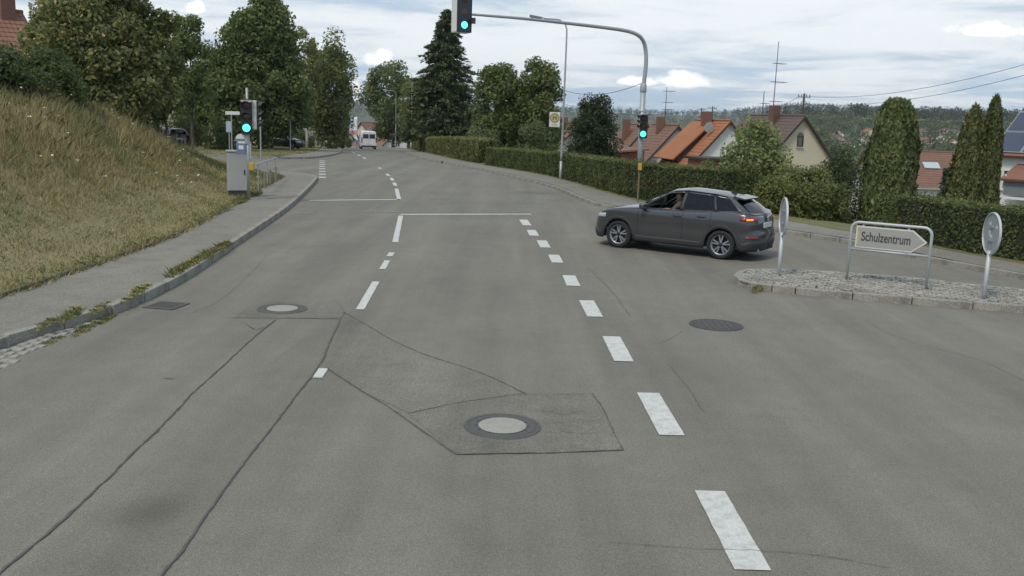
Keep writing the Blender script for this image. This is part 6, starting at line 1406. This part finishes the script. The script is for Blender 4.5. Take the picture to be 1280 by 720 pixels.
# --- black hatchback parked by the lawn
BLACKP = plain('black_paint', (.012, .014, .015), .25, .2, var=.05, coat=.8)
def hatch(label, loc, yaw, paint, name='parked_car', sc=1.0):
    B = [(-2.1, .96), (-1.4, .98), (.5, .93), (.9, .93), (1.4, .86), (1.9, .74), (2.1, .68)]
    S2 = CarShape(2.6, .85, .72, .85, .305, B, .19, .6, .4, 2.4, 3.0, [(.15, -.08), (.3, 0), (.5, 0), (.65, -.05), (.8, -.16)], [(.2, -.08), (.4, 0), (.55, -.02), (.9, -.06), (1.0, -.1)], [(.2, -.04), (.5, 0), (.75, 0), (.9, -.02), (1.0, -.06)], 10, 1.12)
    S_ = [((-1.90, 0, .97), (-1.52, 0, 1.36)), ((-1.80, .58, .97), (-1.44, .46, 1.36)), ((-1.55, .74, .985), (-1.28, .54, 1.38)), ((-1.2, .77, .975), (-1.02, .57, 1.42)), ((-1.12, .77, .97), (-.96, .57, 1.42)), ((-.35, .78, .95), (-.38, .59, 1.44)), ((-.25, .78, .95), (-.3, .59, 1.44)), ((.78, .77, .93), (.0, .57, 1.40)), ((.9, .73, .93), (.08, .53, 1.39)), ((1.2, 0, .96), (.22, 0, 1.40))]
    t = thing(name, label, 'car', loc, yaw, 'cars parked on the left'); build_car(t, S2, S_, ['glass', 'body', 'glass', 'body', 'glass', 'black', 'glass', 'body', 'glass'], paint, .68, .19, .04, 5, False, GLASS, GLASS, RIMS, .68); n = len(S2.A)
    solid(S2.panel([i for i in range(n) if S2.A[i][0] < S2.xr + .25 and S2.A[i][1] > .5], .78, .95, 2, .008).build('tail_lamp', LAMPR, t, True), .02); solid(S2.panel([i for i in range(n) if S2.A[i][0] > S2.xf - .5 and S2.A[i][1] > .42], .60, .74, 2, .006).build('headlamp', LAMPW, t, True), .02)
    MB().rbox((S2.xr + .02, 0, .62), (.02, .52, .115), .006).build('number_plate', PLATE, t); return t
X = at(352, 180, 86).x; hb = hatch('black hatchback parked side-on behind the lawn with roof bars', (X, 86, zlawn(X, 86) + .02), R(-8), BLACKP)
for x in (-.2, -1.0): MB().box((x, 0, 1.53), (.06, 1.2, .05)).build('roof_bar', GALV, hb)
X = at(219, 165, 78).x; hatch('dark purple-black car parked tail-on in the shade left of the young tree', (X, 78, zlawn(X, 78) + .02), R(120), plain('aubergine_paint', (.03, .018, .028), .3, .3, var=.05, coat=.7))
X = at(203, 163, 80).x; hatch('silver car mostly hidden behind the bank grass', (X, 80, zlawn(X, 80) + .02), R(118), plain('silver_paint', (.42, .43, .44), .3, .5, var=.05, coat=.7))
# --- vans
def van(label, loc, yaw, paint, wbox=(1.92, 4.9, 2.25), group=None):
    """panel van: local +x front; rounded body loft with doors, glass, lamps"""
    t = thing('white_van', label, 'van', loc, yaw, group); W, L, H = wbox; w2 = W / 2; xs = [(-L / 2, .97, H - .12), (-L / 2 + .12, 1, H - .02), (.6, 1, H), (1.1, .99, H - .1), (1.75, .96, 1.32), (L / 2 - .25, .93, 1.15), (L / 2, .80, .85)]
    prof = lambda k, h: [(0, .28), (.93 * k, .28), (1.0 * k, .55), (1.0 * k, 1.0), (.99 * k, min(1.15, h - .05)), (.93 * k, h * .72 if h > 1.6 else h - .03), (.88 * k, h - .14 if h > 1.6 else h - .02), (.74 * k, h - .015), (0, h)]
    mb = MB(); G = []
    for x, k, h in xs: p = prof(k, h); G.append([(x, w2 * a, z) for a, z in p] + [(x, -w2 * a, z) for a, z in p[-2:0:-1]])
    m = len(G[0]); mb.add([v for g in G for v in g], [(j * m + i, j * m + (i + 1) % m, (j + 1) * m + (i + 1) % m, (j + 1) * m + i) for j in range(len(G) - 1) for i in range(m)] + [tuple(range(m)), tuple(range((len(G) - 1) * m, len(G) * m))])
    mb.build('body', paint, t, False, R(30)); xr = -L / 2 - .012
    for sg in (1, -1):
        MB().rbox((xr, sg * .40, 1.62), (.02, .66, .52), .008).build('rear_window', PANE, t); MB().rbox((xr, sg * .86, 1.15), (.03, .13, .62), .01).build('tail_lamp', LAMPR, t)
        MB().rbox((1.15, sg * (w2 * .955), 1.55), (.85, .03, .48), .01, Matrix.Rotation(sg * R(-7), 3, 'X')).build('side_window', PANE, t); MB().rbox((1.55, sg * (w2 + .12), 1.38), (.12, .2, .3), .03).build('mirror', DARKPL, t)
        MB().rbox((L / 2 - .12, sg * .66, .88), (.2, .3, .2), .04).build('headlamp', LAMPW, t)
        for x in (-1.5, 1.6): wheel(t, (x, sg * (w2 - .13), .33), .33, .2, sg, 5, RIMS, .62)
    MB().box((xr, 0, 1.25), (.012, .015, 1.5)).build('door_seam', GAP, t); MB().rbox((xr - .03, 0, .42), (.14, W * .96, .2), .04).build('bumper', TRIM, t); MB().rbox((xr, 0, .72), (.02, .52, .115), .006).build('number_plate', PLATE, t)
    MB().add([(1.16, .74, H - .17), (1.16, -.74, H - .17), (1.74, -.82, 1.38), (1.74, .82, 1.38)], [(0, 1, 2, 3)]).build('windscreen', PANE, t).location = (.03, 0, .03); return t
VWHITE = plain('white_paint', (.66, .67, .68), .3, .0, var=.04, coat=.6)
p = gp(459.5, 187); Yv = 116; X = at(459.5, 185, Yv).x; van('white panel van driving away over the crest of the road', (X, Yv, zr(Yv)), R(103), VWHITE)
X = at(409, 176, 122).x; van('white van parked behind the bushes near the birches', (X, 122, zlawn(X, 122)), R(150), VWHITE, (1.9, 4.6, 1.95))
# --- person walking by the van
X = at(446.5, 181, 118).x; pw = thing('person', 'pedestrian in white top and blue jeans walking at the road edge near the white van', 'person', (X, 118, zr(118)), R(100))
skin_body('body', [(0, 0, .92), (0, 0, 1.15), (0, 0, 1.38), (0, 0, 1.48), (0, 0, 1.55), (0, .17, 1.38), (-.06, .23, 1.1), (.05, .24, .86), (0, -.17, 1.38), (.06, -.23, 1.1), (.16, -.22, .88), (.04, .09, .86), (.16, .09, .48), (.08, .09, .08), (.22, .09, .04), (-.02, -.09, .86), (-.08, -.09, .48), (-.26, -.09, .12), (-.14, -.09, .04)],
          [(0, 1), (1, 2), (2, 3), (3, 4), (2, 5), (5, 6), (6, 7), (2, 8), (8, 9), (9, 10), (0, 11), (11, 12), (12, 13), (13, 14), (0, 15), (15, 16), (16, 17), (17, 18)], [.15, .14, .15, .07, .055, .075, .05, .035, .075, .05, .035, .09, .065, .045, .04, .09, .065, .045, .04], plain('blue_jeans', (.16, .22, .34), .8, var=.1), pw)
skin_body('top', [(0, 0, .98), (0, 0, 1.15), (0, 0, 1.38), (0, 0, 1.46), (0, .18, 1.38), (-.04, .22, 1.2), (0, -.18, 1.38), (.04, -.22, 1.2)], [(0, 1), (1, 2), (2, 3), (2, 4), (4, 5), (2, 6), (6, 7)], [.17, .16, .17, .09, .09, .07, .09, .07], plain('white_shirt', (.7, .7, .7), .8, var=.05), pw); head(pw, (.02, 0, 1.64), 0)

# ================================================================== AIR
hz_m = bpy.data.materials.new('haze'); hz_m.use_nodes = True; nt = hz_m.node_tree; nt.nodes.remove(nt.nodes['Principled BSDF'])
pv = nt.nodes.new('ShaderNodeVolumePrincipled'); pv.inputs['Color'].default_value = (.86, .91, .98, 1); pv.inputs['Density'].default_value = .00012; pv.inputs['Anisotropy'].default_value = .2
nt.links.new(pv.outputs[0], nt.nodes['Material Output'].inputs['Volume'])
tag(MB().box((0, 2040, 50), (7100, 4360, 160)).build('haze', hz_m, None), kind='stuff')
